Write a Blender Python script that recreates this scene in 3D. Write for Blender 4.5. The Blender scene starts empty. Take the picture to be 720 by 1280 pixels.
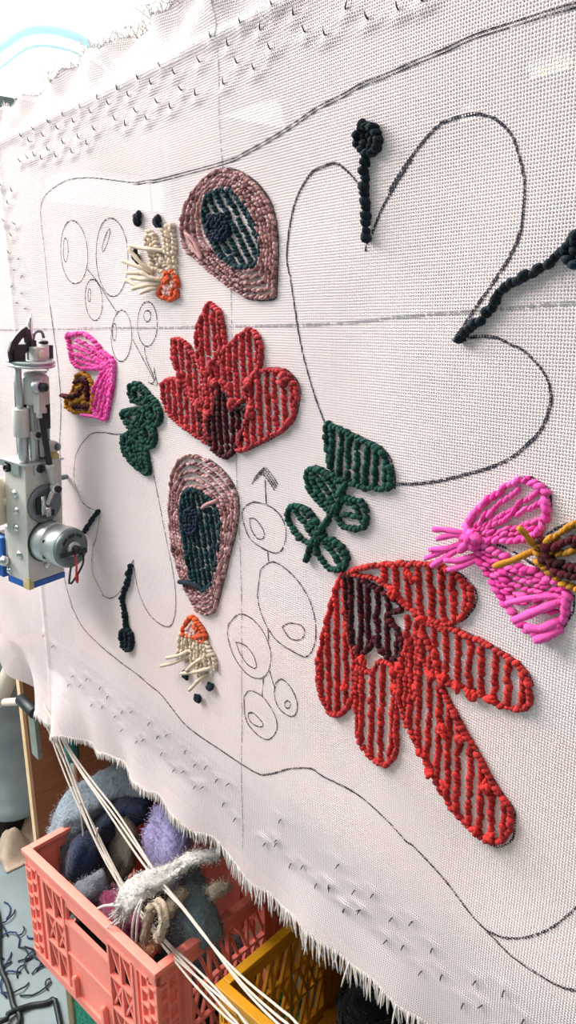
import bpy, math, random
import numpy as np
from mathutils import Vector, Matrix

# ------------------------------------------------------------------ camera, world, light, exposure
SC = bpy.context.scene
COL = SC.collection
R = math.radians
cam_data = bpy.data.cameras.new('camera')
cam_data.sensor_fit = 'VERTICAL'
cam_data.sensor_height = 36.0
cam_data.lens = 935.0 / 1280.0 * 36.0
cam_data.clip_start = 0.02
cam_data.clip_end = 60
camera = bpy.data.objects.new('camera', cam_data)
COL.objects.link(camera)
HEAD, PITCH, ROLL = R(140.0), R(-14.6), R(0.6)
fw = Vector((math.cos(HEAD) * math.cos(PITCH), math.sin(HEAD) * math.cos(PITCH), math.sin(PITCH)))
rt = Vector((math.cos(HEAD - math.pi / 2), math.sin(HEAD - math.pi / 2), 0))
up = rt.cross(fw)
rt, up = rt * math.cos(ROLL) - up * math.sin(ROLL), up * math.cos(ROLL) + rt * math.sin(ROLL)
camera.matrix_world = Matrix(((rt.x, up.x, -fw.x, 0.0), (rt.y, up.y, -fw.y, -0.5), (rt.z, up.z, -fw.z, 0.0), (0, 0, 0, 1)))
SC.camera = camera
SC.view_settings.view_transform = 'Standard'
SC.view_settings.look = 'None'
SC.view_settings.gamma = 1.0
SC.view_settings.use_curve_mapping = False
SC.view_settings.exposure = 0.33

world = bpy.data.worlds.new('daylight')
SC.world = world
world.use_nodes = True
bg = world.node_tree.nodes['Background']
bg.inputs[0].default_value = (1.0, 0.985, 0.96, 1)
bg.inputs[1].default_value = 1.7

FLOOR, CEIL = -1.45, 2.75
WX = -3.5                                     # inner face of the window wall


def area_light(name, loc, direction, sx, sy, power, color, portal=False):
    l = bpy.data.lights.new(name, 'AREA')
    l.shape = 'RECTANGLE'
    l.size, l.size_y = sx, sy
    l.energy = power
    l.color = color
    if portal:
        l.cycles.is_portal = True
    o = bpy.data.objects.new(name, l)
    COL.objects.link(o)
    o.location = loc
    o.rotation_euler = Vector(direction).to_track_quat('-Z', 'Y').to_euler()
    return o


# daylight coming in through the long high window
area_light('window_daylight', (WX + 0.05, -1.25, 1.75), (1, 0, -0.25), 3.6, 1.5, 350, (1.0, 0.97, 0.95))
area_light('window_daylight', (WX + 0.05, 2.3, 1.12), (1, 0, -0.15), 0.7, 0.25, 10, (1.0, 0.98, 0.97))
# fill lights under the ceiling, added out of view to brighten the front
for lx, ly, pw in ((0.6, -1.6, 12), (-1.9, -1.8, 34)):
    area_light('fill_light', (lx, ly, CEIL - 0.08), (0, 0, -1), 1.2, 0.3, pw, (1.0, 0.93, 0.90))

random.seed(7)
rng = np.random.default_rng(7)

# ------------------------------------------------------------------ helpers


def link(o, parent=None):
    COL.objects.link(o)
    if parent is not None:
        o.parent = parent
    return o


def tag(o, label=None, cat=None, group=None, kind=None):
    if label:
        o['label'] = label
    if cat:
        o['category'] = cat
    if group:
        o['group'] = group
    if kind:
        o['kind'] = kind
    return o


def empty(name, loc=(0, 0, 0), rz=0.0, parent=None):
    o = bpy.data.objects.new(name, None)
    o.empty_display_size = 0.05
    o.location = loc
    o.rotation_euler = (0, 0, rz)
    return link(o, parent)


class MB:
    def __init__(self):
        self.v, self.f, self.n = [], [], 0

    def add(self, verts, faces):
        verts = np.asarray(verts, float).reshape(-1, 3)
        self.v.append(verts)
        b = self.n
        self.f.extend([tuple(i + b for i in q) for q in faces])
        self.n += len(verts)

    def build(self, name, mat, parent=None, smooth=True, kind=None, bevel=0):
        me = bpy.data.meshes.new(name)
        me.from_pydata(np.vstack(self.v).tolist(), [], self.f)
        if smooth:
            me.polygons.foreach_set('use_smooth', [True] * len(me.polygons))
        me.materials.append(mat)
        me.update()
        o = bpy.data.objects.new(name, me)
        if bevel:
            m = o.modifiers.new('bevel', 'BEVEL')
            m.width = bevel
            m.segments = 2
            m.limit_method = 'ANGLE'
            w = o.modifiers.new('normals', 'WEIGHTED_NORMAL')
        if kind:
            o['kind'] = kind
        return link(o, parent)


BOXF = [(0, 3, 2, 1), (4, 5, 6, 7), (0, 1, 5, 4), (1, 2, 6, 5), (2, 3, 7, 6), (3, 0, 4, 7)]


def box(mb, x0, x1, y0, y1, z0, z1, M=None):
    v = [(x0, y0, z0), (x1, y0, z0), (x1, y1, z0), (x0, y1, z0), (x0, y0, z1), (x1, y0, z1), (x1, y1, z1), (x0, y1, z1)]
    if M is not None:
        v = [tuple(M @ Vector(p)) for p in v]
    mb.add(v, BOXF)


def frames(P):
    P = np.asarray(P, float)
    T = np.gradient(P, axis=0) if len(P) > 1 else np.array([[0, 0, 1.0]])
    T /= np.linalg.norm(T, axis=1)[:, None] + 1e-12
    ref = np.array([0, 1.0, 0]) if abs(T[0][1]) < 0.9 else np.array([1.0, 0, 0])
    U, V = [], []
    u = ref - T[0] * (ref @ T[0])
    for t in T:
        u = u - t * (u @ t)
        u /= np.linalg.norm(u) + 1e-12
        U.append(u.copy())
        V.append(np.cross(t, u))
    return P, T, np.array(U), np.array(V)


def tube(mb, pts, r, n=7, cap=True, flat=1.0):
    P, T, U, V = frames(pts)
    r = np.broadcast_to(np.asarray(r, float), (len(P),))
    a = np.arange(n) * 2 * math.pi / n
    ring = P[:, None, :] + r[:, None, None] * (np.cos(a)[None, :, None] * U[:, None, :] * flat + np.sin(a)[None, :, None] * V[:, None, :])
    f = []
    for i in range(len(P) - 1):
        for j in range(n):
            k = (j + 1) % n
            f.append((i * n + j, i * n + k, (i + 1) * n + k, (i + 1) * n + j))
    if cap:
        f.append(tuple(range(n - 1, -1, -1)))
        f.append(tuple((len(P) - 1) * n + j for j in range(n)))
    mb.add(ring.reshape(-1, 3), f)


def lathe(mb, prof, origin, axis, n=24):
    """prof: list of (distance along axis, radius)"""
    ax = Vector(axis).normalized()
    u = ax.orthogonal().normalized()
    w = ax.cross(u)
    o = Vector(origin)
    v, f = [], []
    for d, r in prof:
        for j in range(n):
            a = 2 * math.pi * j / n
            v.append(tuple(o + ax * d + (u * math.cos(a) + w * math.sin(a)) * max(r, 1e-5)))
    for i in range(len(prof) - 1):
        for j in range(n):
            k = (j + 1) % n
            f.append((i * n + j, i * n + k, (i + 1) * n + k, (i + 1) * n + j))
    f.append(tuple(range(n - 1, -1, -1)))
    f.append(tuple((len(prof) - 1) * n + j for j in range(n)))
    mb.add(v, f)


def rod(mb, a, b, r, n=14):
    a, b = Vector(a), Vector(b)
    L = (b - a).length
    c = min(r * 0.15, L * 0.2)
    lathe(mb, [(0, r - c), (c, r), (L - c, r), (L, r - c)], a, b - a, n)


def smooth_path(pts, step, closed=False):
    """Catmull-Rom through pts, resampled at about `step`"""
    P = np.asarray(pts, float)
    if closed and np.allclose(P[0], P[-1]):
        P = P[:-1]
    n = len(P)
    if n == 1:
        return P
    out = []
    segs = n if closed else n - 1
    for i in range(segs):
        if closed:
            p0, p1, p2, p3 = P[(i - 1) % n], P[i], P[(i + 1) % n], P[(i + 2) % n]
        else:
            p1, p2 = P[i], P[i + 1]
            p0 = P[i - 1] if i > 0 else 2 * p1 - p2
            p3 = P[i + 2] if i + 2 < n else 2 * p2 - p1
        for t in np.linspace(0, 1, 10, endpoint=False):
            out.append(0.5 * ((2 * p1) + (-p0 + p2) * t + (2 * p0 - 5 * p1 + 4 * p2 - p3) * t * t + (-p0 + 3 * p1 - 3 * p2 + p3) * t ** 3))
    out.append(P[0] if closed else P[-1])
    Q = np.array(out)
    s = np.concatenate([[0], np.cumsum(np.linalg.norm(np.diff(Q, axis=0), axis=1))])
    m = max(2, int(round(s[-1] / step)) + 1)
    t = np.linspace(0, s[-1], m)
    return np.stack([np.interp(t, s, Q[:, k]) for k in range(Q.shape[1])], axis=1)


# ------------------------------------------------------------------ materials


class NT:
    def __init__(self, name):
        self.m = bpy.data.materials.new(name)
        self.m.use_nodes = True
        self.t = self.m.node_tree
        self.b = self.t.nodes['Principled BSDF']
        self.out = self.t.nodes['Material Output']

    def node(self, typ, **kw):
        n = self.t.nodes.new(typ)
        for k, v in kw.items():
            setattr(n, k, v)
        return n

    def lk(self, a, b):
        self.t.links.new(a, b)

    def val(self, x, sock):
        if isinstance(x, (int, float)):
            sock.default_value = x
        else:
            self.lk(x, sock)

    def math(self, op, a, b=0.0, c=0.0, clamp=False):
        n = self.node('ShaderNodeMath', operation=op, use_clamp=clamp)
        self.val(a, n.inputs[0])
        self.val(b, n.inputs[1])
        if op in ('MULTIPLY_ADD', 'SMOOTH_MIN', 'SMOOTH_MAX'):
            self.val(c, n.inputs[2])
        return n.outputs[0]

    def noise(self, scale, detail=2.0, vec=None, rough=0.5):
        n = self.node('ShaderNodeTexNoise')
        n.inputs['Scale'].default_value = scale
        n.inputs['Detail'].default_value = detail
        n.inputs['Roughness'].default_value = rough
        if vec is None:
            vec = self.objco()
        self.lk(vec, n.inputs['Vector'])
        return n

    def objco(self):
        if not hasattr(self, '_oc'):
            self._oc = self.node('ShaderNodeTexCoord').outputs['Object']
        return self._oc

    def ramp(self, fac, stops):
        n = self.node('ShaderNodeValToRGB')
        el = n.color_ramp.elements
        while len(el) < len(stops):
            el.new(0.5)
        for e, (p, c) in zip(el, stops):
            e.position = p
            e.color = (*c, 1)
        self.lk(fac, n.inputs[0])
        return n.outputs[0]

    def bump(self, h, strength, dist):
        n = self.node('ShaderNodeBump')
        n.inputs['Strength'].default_value = strength
        n.inputs['Distance'].default_value = dist
        self.lk(h, n.inputs['Height'])
        self.lk(n.outputs[0], self.b.inputs['Normal'])
        return n


def lin(c):
    return tuple(((x / 255) / 12.92 if x <= 10 else (((x / 255) + 0.055) / 1.055) ** 2.4) for x in c)


def plain(name, rgb, rough=0.5, metal=0.0, vary=0.0, scale=30, bump=0.0, spec=None):
    n = NT(name)
    c = lin(rgb)
    n.b.inputs['Roughness'].default_value = rough
    n.b.inputs['Metallic'].default_value = metal
    if spec is not None:
        n.b.inputs['Specular IOR Level'].default_value = spec
    ns = n.noise(scale, 4)
    lo = tuple(x * (1 - vary) for x in c)
    hi = tuple(min(1, x * (1 + vary)) for x in c)
    n.lk(n.ramp(ns.outputs[0], [(0.3, lo), (0.7, hi)]), n.b.inputs['Base Color'])
    if bump:
        n.bump(ns.outputs[0], 0.5, bump)
    return n.m


def yarn(name, rgb, rgb2=None, vary=0.35, sheen=0.08, fleck=None):
    """wool or acrylic yarn: each stitch a little different, fine fibres as relief"""
    n = NT(name)
    c = lin(rgb)
    c2 = lin(rgb2) if rgb2 else tuple(x * (1 - vary) for x in c)
    geo = n.node('ShaderNodeNewGeometry')
    ns = n.noise(650, 3)
    f = n.math('MULTIPLY_ADD', geo.outputs['Random Per Island'], 0.6, 0.0)
    f = n.math('ADD', f, n.math('MULTIPLY', ns.outputs[0], 0.5))
    col = n.ramp(f, [(0.2, c2), (0.85, c)] if not fleck else [(0.2, c2), (0.62, c), (0.9, lin(fleck))])
    n.lk(col, n.b.inputs['Base Color'])
    n.b.inputs['Roughness'].default_value = 0.85
    n.b.inputs['Specular IOR Level'].default_value = 0.2
    n.b.inputs['Sheen Weight'].default_value = sheen
    w = n.node('ShaderNodeTexWave')
    w.inputs['Scale'].default_value = 330
    w.inputs['Distortion'].default_value = 7
    w.inputs['Detail'].default_value = 2
    n.lk(n.objco(), w.inputs['Vector'])
    n.bump(n.math('ADD', w.outputs['Fac'], ns.outputs[0]), 0.55, 0.0011)
    return n.m


PITCH_W = 0.00265


def cloth_material(name):
    """open plain weave: two sets of threads crossing, small see-through gaps between them"""
    n = NT(name)
    sep = n.node('ShaderNodeSeparateXYZ')
    n.lk(n.objco(), sep.inputs[0])
    wob = n.noise(35, 2)
    wb = n.math('MULTIPLY', n.math('SUBTRACT', wob.outputs[0], 0.5), 0.9)
    k = math.pi / PITCH_W
    u = n.math('ADD', n.math('MULTIPLY', sep.outputs['X'], k), wb)
    v = n.math('ADD', n.math('MULTIPLY', sep.outputs['Z'], k), n.math('MULTIPLY', wb, 1.3))
    su, sv = n.math('SINE', u), n.math('SINE', v)
    a, b = n.math('ABSOLUTE', su), n.math('ABSOLUTE', sv)
    c = n.math('MULTIPLY', su, sv)
    h1 = n.math('MULTIPLY', a, n.math('MULTIPLY_ADD', c, 0.35, 0.65))
    h2 = n.math('MULTIPLY', b, n.math('MULTIPLY_ADD', c, -0.35, 0.65))
    h = n.math('MAXIMUM', h1, h2)
    # gap where neither thread covers; looser in places
    loose = n.noise(9, 3)
    lim = n.math('MULTIPLY_ADD', loose.outputs[0], 0.44, 0.26)
    gap = n.math('LESS_THAN', n.math('MAXIMUM', a, b), lim)
    hue = n.noise(3.0, 2)
    col = n.ramp(hue.outputs[0], [(0.3, (0.86, 0.735, 0.74)), (0.7, (0.87, 0.765, 0.765))])
    thr = n.noise(900, 2)
    n.b.inputs['Roughness'].default_value = 0.9
    n.b.inputs['Specular IOR Level'].default_value = 0.15
    n.lk(col, n.b.inputs['Base Color'])
    n.bump(n.math('MULTIPLY_ADD', thr.outputs[0], 0.25, h), 0.8, 0.0012)
    tl = n.node('ShaderNodeBsdfTranslucent')
    n.lk(col, tl.inputs[0])
    mx = n.node('ShaderNodeMixShader')
    mx.inputs[0].default_value = 0.22
    n.lk(n.b.outputs[0], mx.inputs[1])
    n.lk(tl.outputs[0], mx.inputs[2])
    tr = n.node('ShaderNodeBsdfTransparent')
    m2 = n.node('ShaderNodeMixShader')
    n.lk(gap, m2.inputs[0])
    n.lk(mx.outputs[0], m2.inputs[1])
    n.lk(tr.outputs[0], m2.inputs[2])
    n.lk(m2.outputs[0], n.out.inputs['Surface'])
    return n.m


def ink_material(name, rgb, cover):
    """pen ink sitting on the tops of the threads only"""
    n = NT(name)
    n.b.inputs['Base Color'].default_value = (*lin(rgb), 1)
    n.b.inputs['Roughness'].default_value = 0.9
    n.b.inputs['Specular IOR Level'].default_value = 0.1
    sep = n.node('ShaderNodeSeparateXYZ')
    n.lk(n.objco(), sep.inputs[0])
    k = math.pi / PITCH_W
    a = n.math('ABSOLUTE', n.math('SINE', n.math('MULTIPLY', sep.outputs['X'], k)))
    b = n.math('ABSOLUTE', n.math('SINE', n.math('MULTIPLY', sep.outputs['Z'], k)))
    ns = n.noise(220, 2)
    f = n.math('ADD', n.math('MULTIPLY', n.math('MAXIMUM', a, b), 0.6), n.math('MULTIPLY', ns.outputs[0], 0.7))
    al = n.math('GREATER_THAN', f, cover)
    n.lk(al, n.b.inputs['Alpha'])
    return n.m


def wood_material(name, rgb, rgb2, scale=(3, 40, 3)):
    n = NT(name)
    mp = n.node('ShaderNodeMapping')
    mp.inputs['Scale'].default_value = scale
    n.lk(n.objco(), mp.inputs[0])
    ns = n.noise(4, 5, mp.outputs[0])
    n.lk(n.ramp(ns.outputs[0], [(0.3, lin(rgb)), (0.7, lin(rgb2))]), n.b.inputs['Base Color'])
    n.b.inputs['Roughness'].default_value = 0.55
    n.bump(ns.outputs[0], 0.3, 0.001)
    return n.m


def glass_material(name):
    n = NT(name)
    tr = n.node('ShaderNodeBsdfTransparent')
    gl = n.node('ShaderNodeBsdfGlossy')
    gl.inputs['Roughness'].default_value = 0.02
    fr = n.node('ShaderNodeFresnel')
    mx = n.node('ShaderNodeMixShader')
    n.lk(fr.outputs[0], mx.inputs[0])
    n.lk(tr.outputs[0], mx.inputs[1])
    n.lk(gl.outputs[0], mx.inputs[2])
    n.lk(mx.outputs[0], n.out.inputs['Surface'])
    return n.m


def lamp_material(name, rgb, strength):
    n = NT(name)
    n.b.inputs['Base Color'].default_value = (0.9, 0.9, 0.9, 1)
    n.b.inputs['Emission Color'].default_value = (*lin(rgb), 1)
    n.b.inputs['Emission Strength'].default_value = strength
    return n.m


M = {}
M['cloth'] = cloth_material('open_weave_cotton')
M['fringe'] = yarn('cotton_thread', (236, 226, 220), vary=0.12, sheen=0.1)
M['cord'] = yarn('cotton_cord', (222, 210, 198), vary=0.2, sheen=0.1)
M['ink'] = ink_material('dark_pen_ink', (48, 46, 54), 0.80)
M['faint_ink'] = ink_material('grey_pen_ink', (146, 142, 146), 0.88)
M['red'] = yarn('red_yarn', (204, 52, 50), vary=0.5)
M['coral_red'] = yarn('coral_red_yarn', (204, 66, 72), vary=0.5)
M['bright_red'] = yarn('loose_red_yarn', (214, 48, 44), vary=0.3)
M['maroon'] = yarn('maroon_yarn', (88, 14, 26), vary=0.75)
M['mauve'] = yarn('mauve_yarn', (186, 140, 138), rgb2=(112, 66, 68), fleck=(214, 176, 176))
M['teal'] = yarn('dark_teal_yarn', (22, 62, 72), vary=0.65)
M['navy'] = yarn('navy_yarn', (16, 34, 60), vary=0.5)
M['green'] = yarn('bottle_green_yarn', (20, 78, 66), vary=0.6)
M['pink'] = yarn('hot_pink_yarn', (252, 108, 192), rgb2=(236, 58, 158))
M['gold'] = yarn('gold_yarn', (206, 142, 40), vary=0.4)
M['ivory'] = yarn('ivory_yarn', (228, 208, 186), vary=0.25)
M['orange'] = yarn('orange_yarn', (240, 104, 58), vary=0.35)
M['rose'] = yarn('rose_yarn', (238, 190, 184), vary=0.3)
M['ink_yarn'] = yarn('black_teal_yarn', (18, 38, 50), vary=0.6)
M['pine'] = wood_material('stained_bar', (52, 38, 46), (66, 50, 56))
M['ply_face'] = wood_material('brown_board', (150, 98, 66), (176, 120, 82), (2, 2, 30))
M['ply_edge'] = wood_material('pale_board_edge', (222, 186, 140), (236, 206, 164))
M['steel'] = plain('brushed_steel', (196, 202, 202), 0.36, 0.75, 0.08, 60)
M['alu'] = plain('cast_aluminium', (200, 198, 192), 0.45, 0.15, 0.06, 80)
M['chrome'] = plain('polished_steel', (214, 216, 216), 0.2, 1.0, 0.05, 40)
M['dark_steel'] = plain('dark_steel', (112, 122, 126), 0.4, 0.5, 0.15, 50)
M['pin'] = plain('dark_wire_pin', (48, 50, 58), 0.45, 0.4)
M['black'] = plain('black_plastic', (24, 30, 34), 0.5, 0, 0.2, 50)
M['blue'] = plain('blue_enamel', (28, 88, 168), 0.45, 0, 0.08, 30)
M['tape'] = plain('masking_tape', (188, 172, 118), 0.7, 0, 0.12, 60)
M['tan_plastic'] = plain('ivory_plastic', (226, 214, 190), 0.45, 0, 0.05, 30)
M['wire_red'] = plain('red_wire', (190, 40, 60), 0.5)
M['clamp_bar'] = plain('galvanised_bar', (140, 152, 142), 0.5, 0.5, 0.2, 40)
M['teal_paint'] = plain('teal_paint', (10, 124, 120), 0.4, 0, 0.1, 20)
M['crate_pink'] = plain('coral_plastic', (243, 136, 120), 0.42, 0, 0.06, 20, spec=0.4)
M['crate_yellow'] = plain('mustard_plastic', (214, 150, 30), 0.42, 0, 0.06, 20, spec=0.4)
M['wall'] = plain('white_paint', (226, 222, 218), 0.8, 0, 0.03, 4)
M['wall_grey'] = plain('grey_green_paint', (120, 136, 136), 0.7, 0, 0.05, 4)
M['wall_dark'] = plain('slate_paint', (112, 120, 124), 0.8, 0, 0.05, 4)
M['frame_white'] = plain('white_window_frame', (228, 232, 232), 0.5, 0, 0.03, 6)
M['floor'] = plain('worn_concrete', (120, 134, 137), 0.6, 0, 0.22, 5, bump=0.002)
M['glass'] = glass_material('window_glass')
M['fill_white'] = lamp_material('white_fill_lamp', (255, 250, 244), 6.0)
M['lamp_warm'] = lamp_material('warm_lamp', (255, 214, 120), 14.0)
M['lamp_faint'] = lamp_material('faint_lamp', (250, 250, 255), 1.6)
M['hose'] = plain('pale_blue_hose', (196, 232, 242), 0.3, 0, 0.04, 10)
_t = M['hose'].node_tree                      # clear tubing lets the daylight through
_a, _m = _t.nodes.new('ShaderNodeBsdfTransparent'), _t.nodes.new('ShaderNodeMixShader')
_a.inputs[0].default_value = (0.80, 0.95, 0.98, 1)
_m.inputs[0].default_value = 0.62
_t.links.new(_t.nodes['Principled BSDF'].outputs[0], _m.inputs[1])
_t.links.new(_a.outputs[0], _m.inputs[2])
_t.links.new(_m.outputs[0], _t.nodes['Material Output'].inputs['Surface'])
M['clear_wire'] = M['hose'].copy()
M['grey_wire'] = plain('grey_wire', (226, 232, 238), 0.5)
M['skin'] = plain('skin', (204, 156, 132), 0.6, 0, 0.08, 20)
M['hair'] = plain('dark_hair', (54, 40, 34), 0.6, 0, 0.3, 60)
M['eye'] = plain('eye_white', (236, 232, 228), 0.3)
M['trousers'] = plain('slate_cotton', (146, 164, 170), 0.9, 0, 0.18, 14, bump=0.004)
M['shirt'] = plain('grey_shirt', (150, 156, 160), 0.9, 0, 0.1, 14, bump=0.004)
M['shoe'] = plain('dark_leather', (34, 32, 34), 0.5, 0, 0.2, 30)
M['rag'] = plain('beige_rag', (176, 158, 140), 0.95, 0, 0.25, 20, bump=0.004)
M['paper_roll'] = plain('cream_paper', (226, 212, 196), 0.8, 0, 0.05, 10)
M['cable'] = plain('black_cable', (20, 30, 32), 0.45)
M['bin_green'] = plain('green_speckled_cloth', (14, 120, 96), 0.8, 0, 0.75, 160, bump=0.002)
M['bin_trim'] = plain('tan_webbing', (128, 116, 84), 0.85, 0, 0.2, 60)

# outlines measured on the cloth, millimetres (x along the cloth, z up; origin level with the eye)
CL = {}
CL['eye1_out'] = [(-707.5, 151.5), (-676.9, 146.1), (-648.3, 131.8), (-628.9, 113.4), (-619.6, 95.3), (-616.2, 74.3), (-616.8, 51), (-619.3, 29.8), (-623.5, 20.3), (-665.2, 21.4), (-695.9, 32.5), (-728, 46.8), (-751.7, 61.2), (-781.3, 76.4), (-788.3, 87.7), (-789.5, 103.9), (-782.9, 119.2), (-766.3, 132.9), (-740.7, 145)]
CL['eye1_in'] = [(-704.1, 132.9), (-682.1, 127.8), (-665.6, 114), (-653.7, 98.6), (-644, 81.2), (-640.4, 66.7), (-647, 55.1), (-664, 51.2), (-685.8, 53.6), (-703.5, 62.2), (-721.5, 74.8), (-734.8, 91.2), (-741, 107.1), (-740.1, 119.8), (-727.3, 130.9)]
CL['eye1_navy'] = [(-693.6, 93.9), (-696.3, 88), (-703.2, 84), (-712.5, 83.1), (-721.7, 85.5), (-728.4, 90.7), (-730.5, 97.2), (-727.6, 103.3), (-720.4, 107.2), (-711, 107.9), (-702, 105.4), (-695.7, 100.3)]
CL['eye1_loop'] = [(-782.1, 97.9), (-765.4, 80.6), (-743.9, 64.7), (-759.9, 85.5), (-774.6, 94.6)]
CL['iv1_row0'] = [(-864.1, 104.7), (-854.4, 84.7), (-842, 63.9)]
CL['iv1_row1'] = [(-851.3, 99.4), (-840, 82.2), (-833, 66.2)]
CL['iv1_row2'] = [(-829.3, 102.4), (-825, 89.5), (-821.1, 71.1)]
CL['iv1_row3'] = [(-819.2, 104.9), (-815.8, 83.3), (-815.4, 58.2)]
CL['iv1_row4'] = [(-806.6, 106.5), (-804.8, 82.5), (-806.1, 53.5)]
CL['iv1_row5'] = [(-871.1, 96.7), (-862.5, 79.5), (-854.1, 60.2)]
CL['iv1_row6'] = [(-856.8, 103.4), (-845.5, 85.5), (-836.9, 70.7)]
CL['iv1_row7'] = [(-840.5, 78), (-827.5, 64.5), (-814.4, 54)]
CL['iv1_row8'] = [(-851.2, 60.1), (-836.9, 56.5), (-828.7, 51.8)]
CL['iv1_row9'] = [(-859.2, 41.5), (-846.7, 46.9), (-834.9, 47.8)]
CL['iv1_strand0'] = [(-828.8, 79.4), (-857.5, 83.5), (-887.4, 89.2)]
CL['iv1_strand1'] = [(-857.7, 55.3), (-881, 64.6), (-910.2, 72.5)]
CL['iv1_strand2'] = [(-859, 56.9), (-876.9, 73.2), (-890.9, 85.8)]
CL['iv1_strand3'] = [(-863.7, 54.9), (-885.2, 55.9), (-897.6, 57.3)]
CL['iv1_strand4'] = [(-835.5, 42.1), (-874.5, 40.6), (-903.6, 48.5)]
CL['iv1_strand5'] = [(-838.5, 40.8), (-859.4, 40.1), (-885.9, 36.5)]
CL['iv1_strand6'] = [(-835.3, 44.2), (-849.3, 49.9), (-860.6, 56.2)]
CL['iv1_strand7'] = [(-837.9, 47.2), (-864.6, 47.6), (-888.9, 50.9)]
CL['iv1_strand8'] = [(-841.9, 36.5), (-857.1, 33.4), (-865, 30.7)]
CL['iv1_base'] = [(-824.3, 53), (-805.1, 49.3), (-807.4, 24.7), (-843, 26.4), (-839.3, 33.6), (-831.2, 41.9)]
CL['dot1_0'] = [(-886.4, 122.5)]
CL['dot1_1'] = [(-839.5, 114.1)]
CL['dot1_2'] = [(-894.5, 77.2)]
CL['iv2_row0'] = [(-832.1, -424), (-837.6, -442.4), (-841.7, -459)]
CL['iv2_row1'] = [(-824.3, -422.1), (-828.4, -440.7), (-832.6, -458.8)]
CL['iv2_row2'] = [(-816.6, -421), (-818.1, -438.6), (-821, -459.1)]
CL['iv2_row3'] = [(-806.4, -418.3), (-806.7, -437.6), (-807, -457)]
CL['iv2_row4'] = [(-796.7, -419.4), (-796.9, -438.5), (-797.6, -463.9)]
CL['iv2_row5'] = [(-788, -418), (-789.7, -440.4), (-791, -474.9)]
CL['iv2_row6'] = [(-779.6, -416.5), (-781, -437.3), (-783.3, -468.9)]
CL['iv2_row7'] = [(-773.5, -415.2), (-772.5, -434.2), (-774.1, -458.1)]
CL['iv2_row8'] = [(-768.8, -414.2), (-762.8, -429.3), (-759.2, -446.7)]
CL['iv2_row9'] = [(-764.5, -419.9), (-751.4, -432.4), (-748.9, -447.1)]
CL['iv2_strand0'] = [(-806.7, -437.6), (-825.4, -450.1), (-849.8, -461.1)]
CL['iv2_strand1'] = [(-807.3, -445.2), (-837, -464.9), (-869.2, -480.6)]
CL['iv2_strand2'] = [(-777.6, -438.9), (-787.9, -449.3), (-799.9, -462.6)]
CL['iv2_strand3'] = [(-759.3, -447.4), (-783.8, -459.1), (-814.4, -471.8)]
CL['iv2_strand4'] = [(-770.7, -459.7), (-779.9, -472), (-793.2, -488.5)]
CL['iv2_base'] = [(-804.1, -389.2), (-793.3, -390.9), (-779.4, -397.8), (-770.7, -407.8), (-778.4, -416.8), (-797.7, -417.6), (-829.3, -420.8), (-820.5, -406.8)]
CL['dot2_0'] = [(-824.6, -481)]
CL['dot2_1'] = [(-759.8, -473.8)]
CL['dot2_2'] = [(-791.8, -503)]
CL['rf1_top'] = [(-738, 15.3), (-722.1, 8.7), (-713.7, -4.1), (-710.2, -22), (-711.3, -42.6), (-721.1, -50.8), (-750.6, -62.8), (-764.8, -52.5), (-767.9, -28.1), (-764.2, -12), (-750.8, 3.8)]
CL['rf1_ul'] = [(-817.5, -26.2), (-793.7, -28.6), (-774.1, -41.9), (-762.4, -55.1), (-751.9, -82), (-758.3, -101.8), (-783.5, -95.3), (-802.6, -71), (-817.4, -54.5)]
CL['rf1_left'] = [(-845.1, -79.1), (-802.9, -73.8), (-777.8, -89.3), (-758.5, -104.6), (-750, -126.3), (-746.3, -145.7), (-786.7, -135.9), (-829.4, -122.4), (-847.5, -103)]
CL['rf1_ur'] = [(-661.9, -12.8), (-645.8, -21.1), (-642.2, -35.6), (-646.9, -52.9), (-664, -66.2), (-671.2, -84.5), (-691.4, -93.8), (-706.5, -79.1), (-712.4, -60.9), (-711, -37.4), (-688, -24.2)]
CL['rf1_right'] = [(-630.8, -54.6), (-607.5, -54.7), (-592.6, -62.3), (-585.4, -71.3), (-587.5, -88.1), (-597.1, -105.8), (-624.7, -123.6), (-685, -147.8), (-688.9, -136.2), (-674.8, -118.6), (-665.1, -94.3), (-668.7, -76.6), (-651.2, -58)]
CL['rf1_mid'] = [(-750.6, -62.8), (-711.9, -53.1), (-706.5, -79.1), (-713.7, -84.9), (-728.2, -91.3), (-734.4, -113.6), (-758.5, -104.6), (-759.4, -82.5)]
CL['rf1_core'] = [(-713.4, -79.5), (-691.5, -96.4), (-669.7, -99.9), (-672.5, -115.8), (-689.2, -141.6), (-710.8, -158), (-736.9, -153), (-755.6, -135.4), (-771.5, -108.6), (-739.3, -114.1), (-728.2, -91.3)]
CL['rf1_knot0'] = [(-727.1, -72.3)]
CL['rf1_knot1'] = [(-730.7, -53.8)]
CL['rf1_knot2'] = [(-664.2, -70)]
CL['rf1_knot3'] = [(-659, -101.5)]
CL['rf1_knot4'] = [(-763.4, -102.2)]
CL['rf1_knot5'] = [(-803, -75.2)]
CL['rf1_knot6'] = [(-744, -110.4)]
CL['rf1_knot7'] = [(-691.4, -93.8)]
CL['rf1_knot8'] = [(-600.1, -61.5)]
CL['bf1_up'] = [(-1119.8, -25.9), (-1090.6, -21.6), (-1066.1, -20.1), (-1038.3, -28.6), (-1007.2, -45.5), (-979, -55.7), (-985.6, -64.6), (-1022.1, -68.6), (-1081.4, -71.2), (-1110.8, -61.7), (-1114.1, -45.7)]
CL['bf1_ur0'] = [(-992.8, -58.7), (-1040.4, -41.3), (-1092.4, -30.7)]
CL['bf1_ur1'] = [(-998.8, -62.2), (-1047.6, -49.2), (-1100.4, -40.1)]
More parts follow.
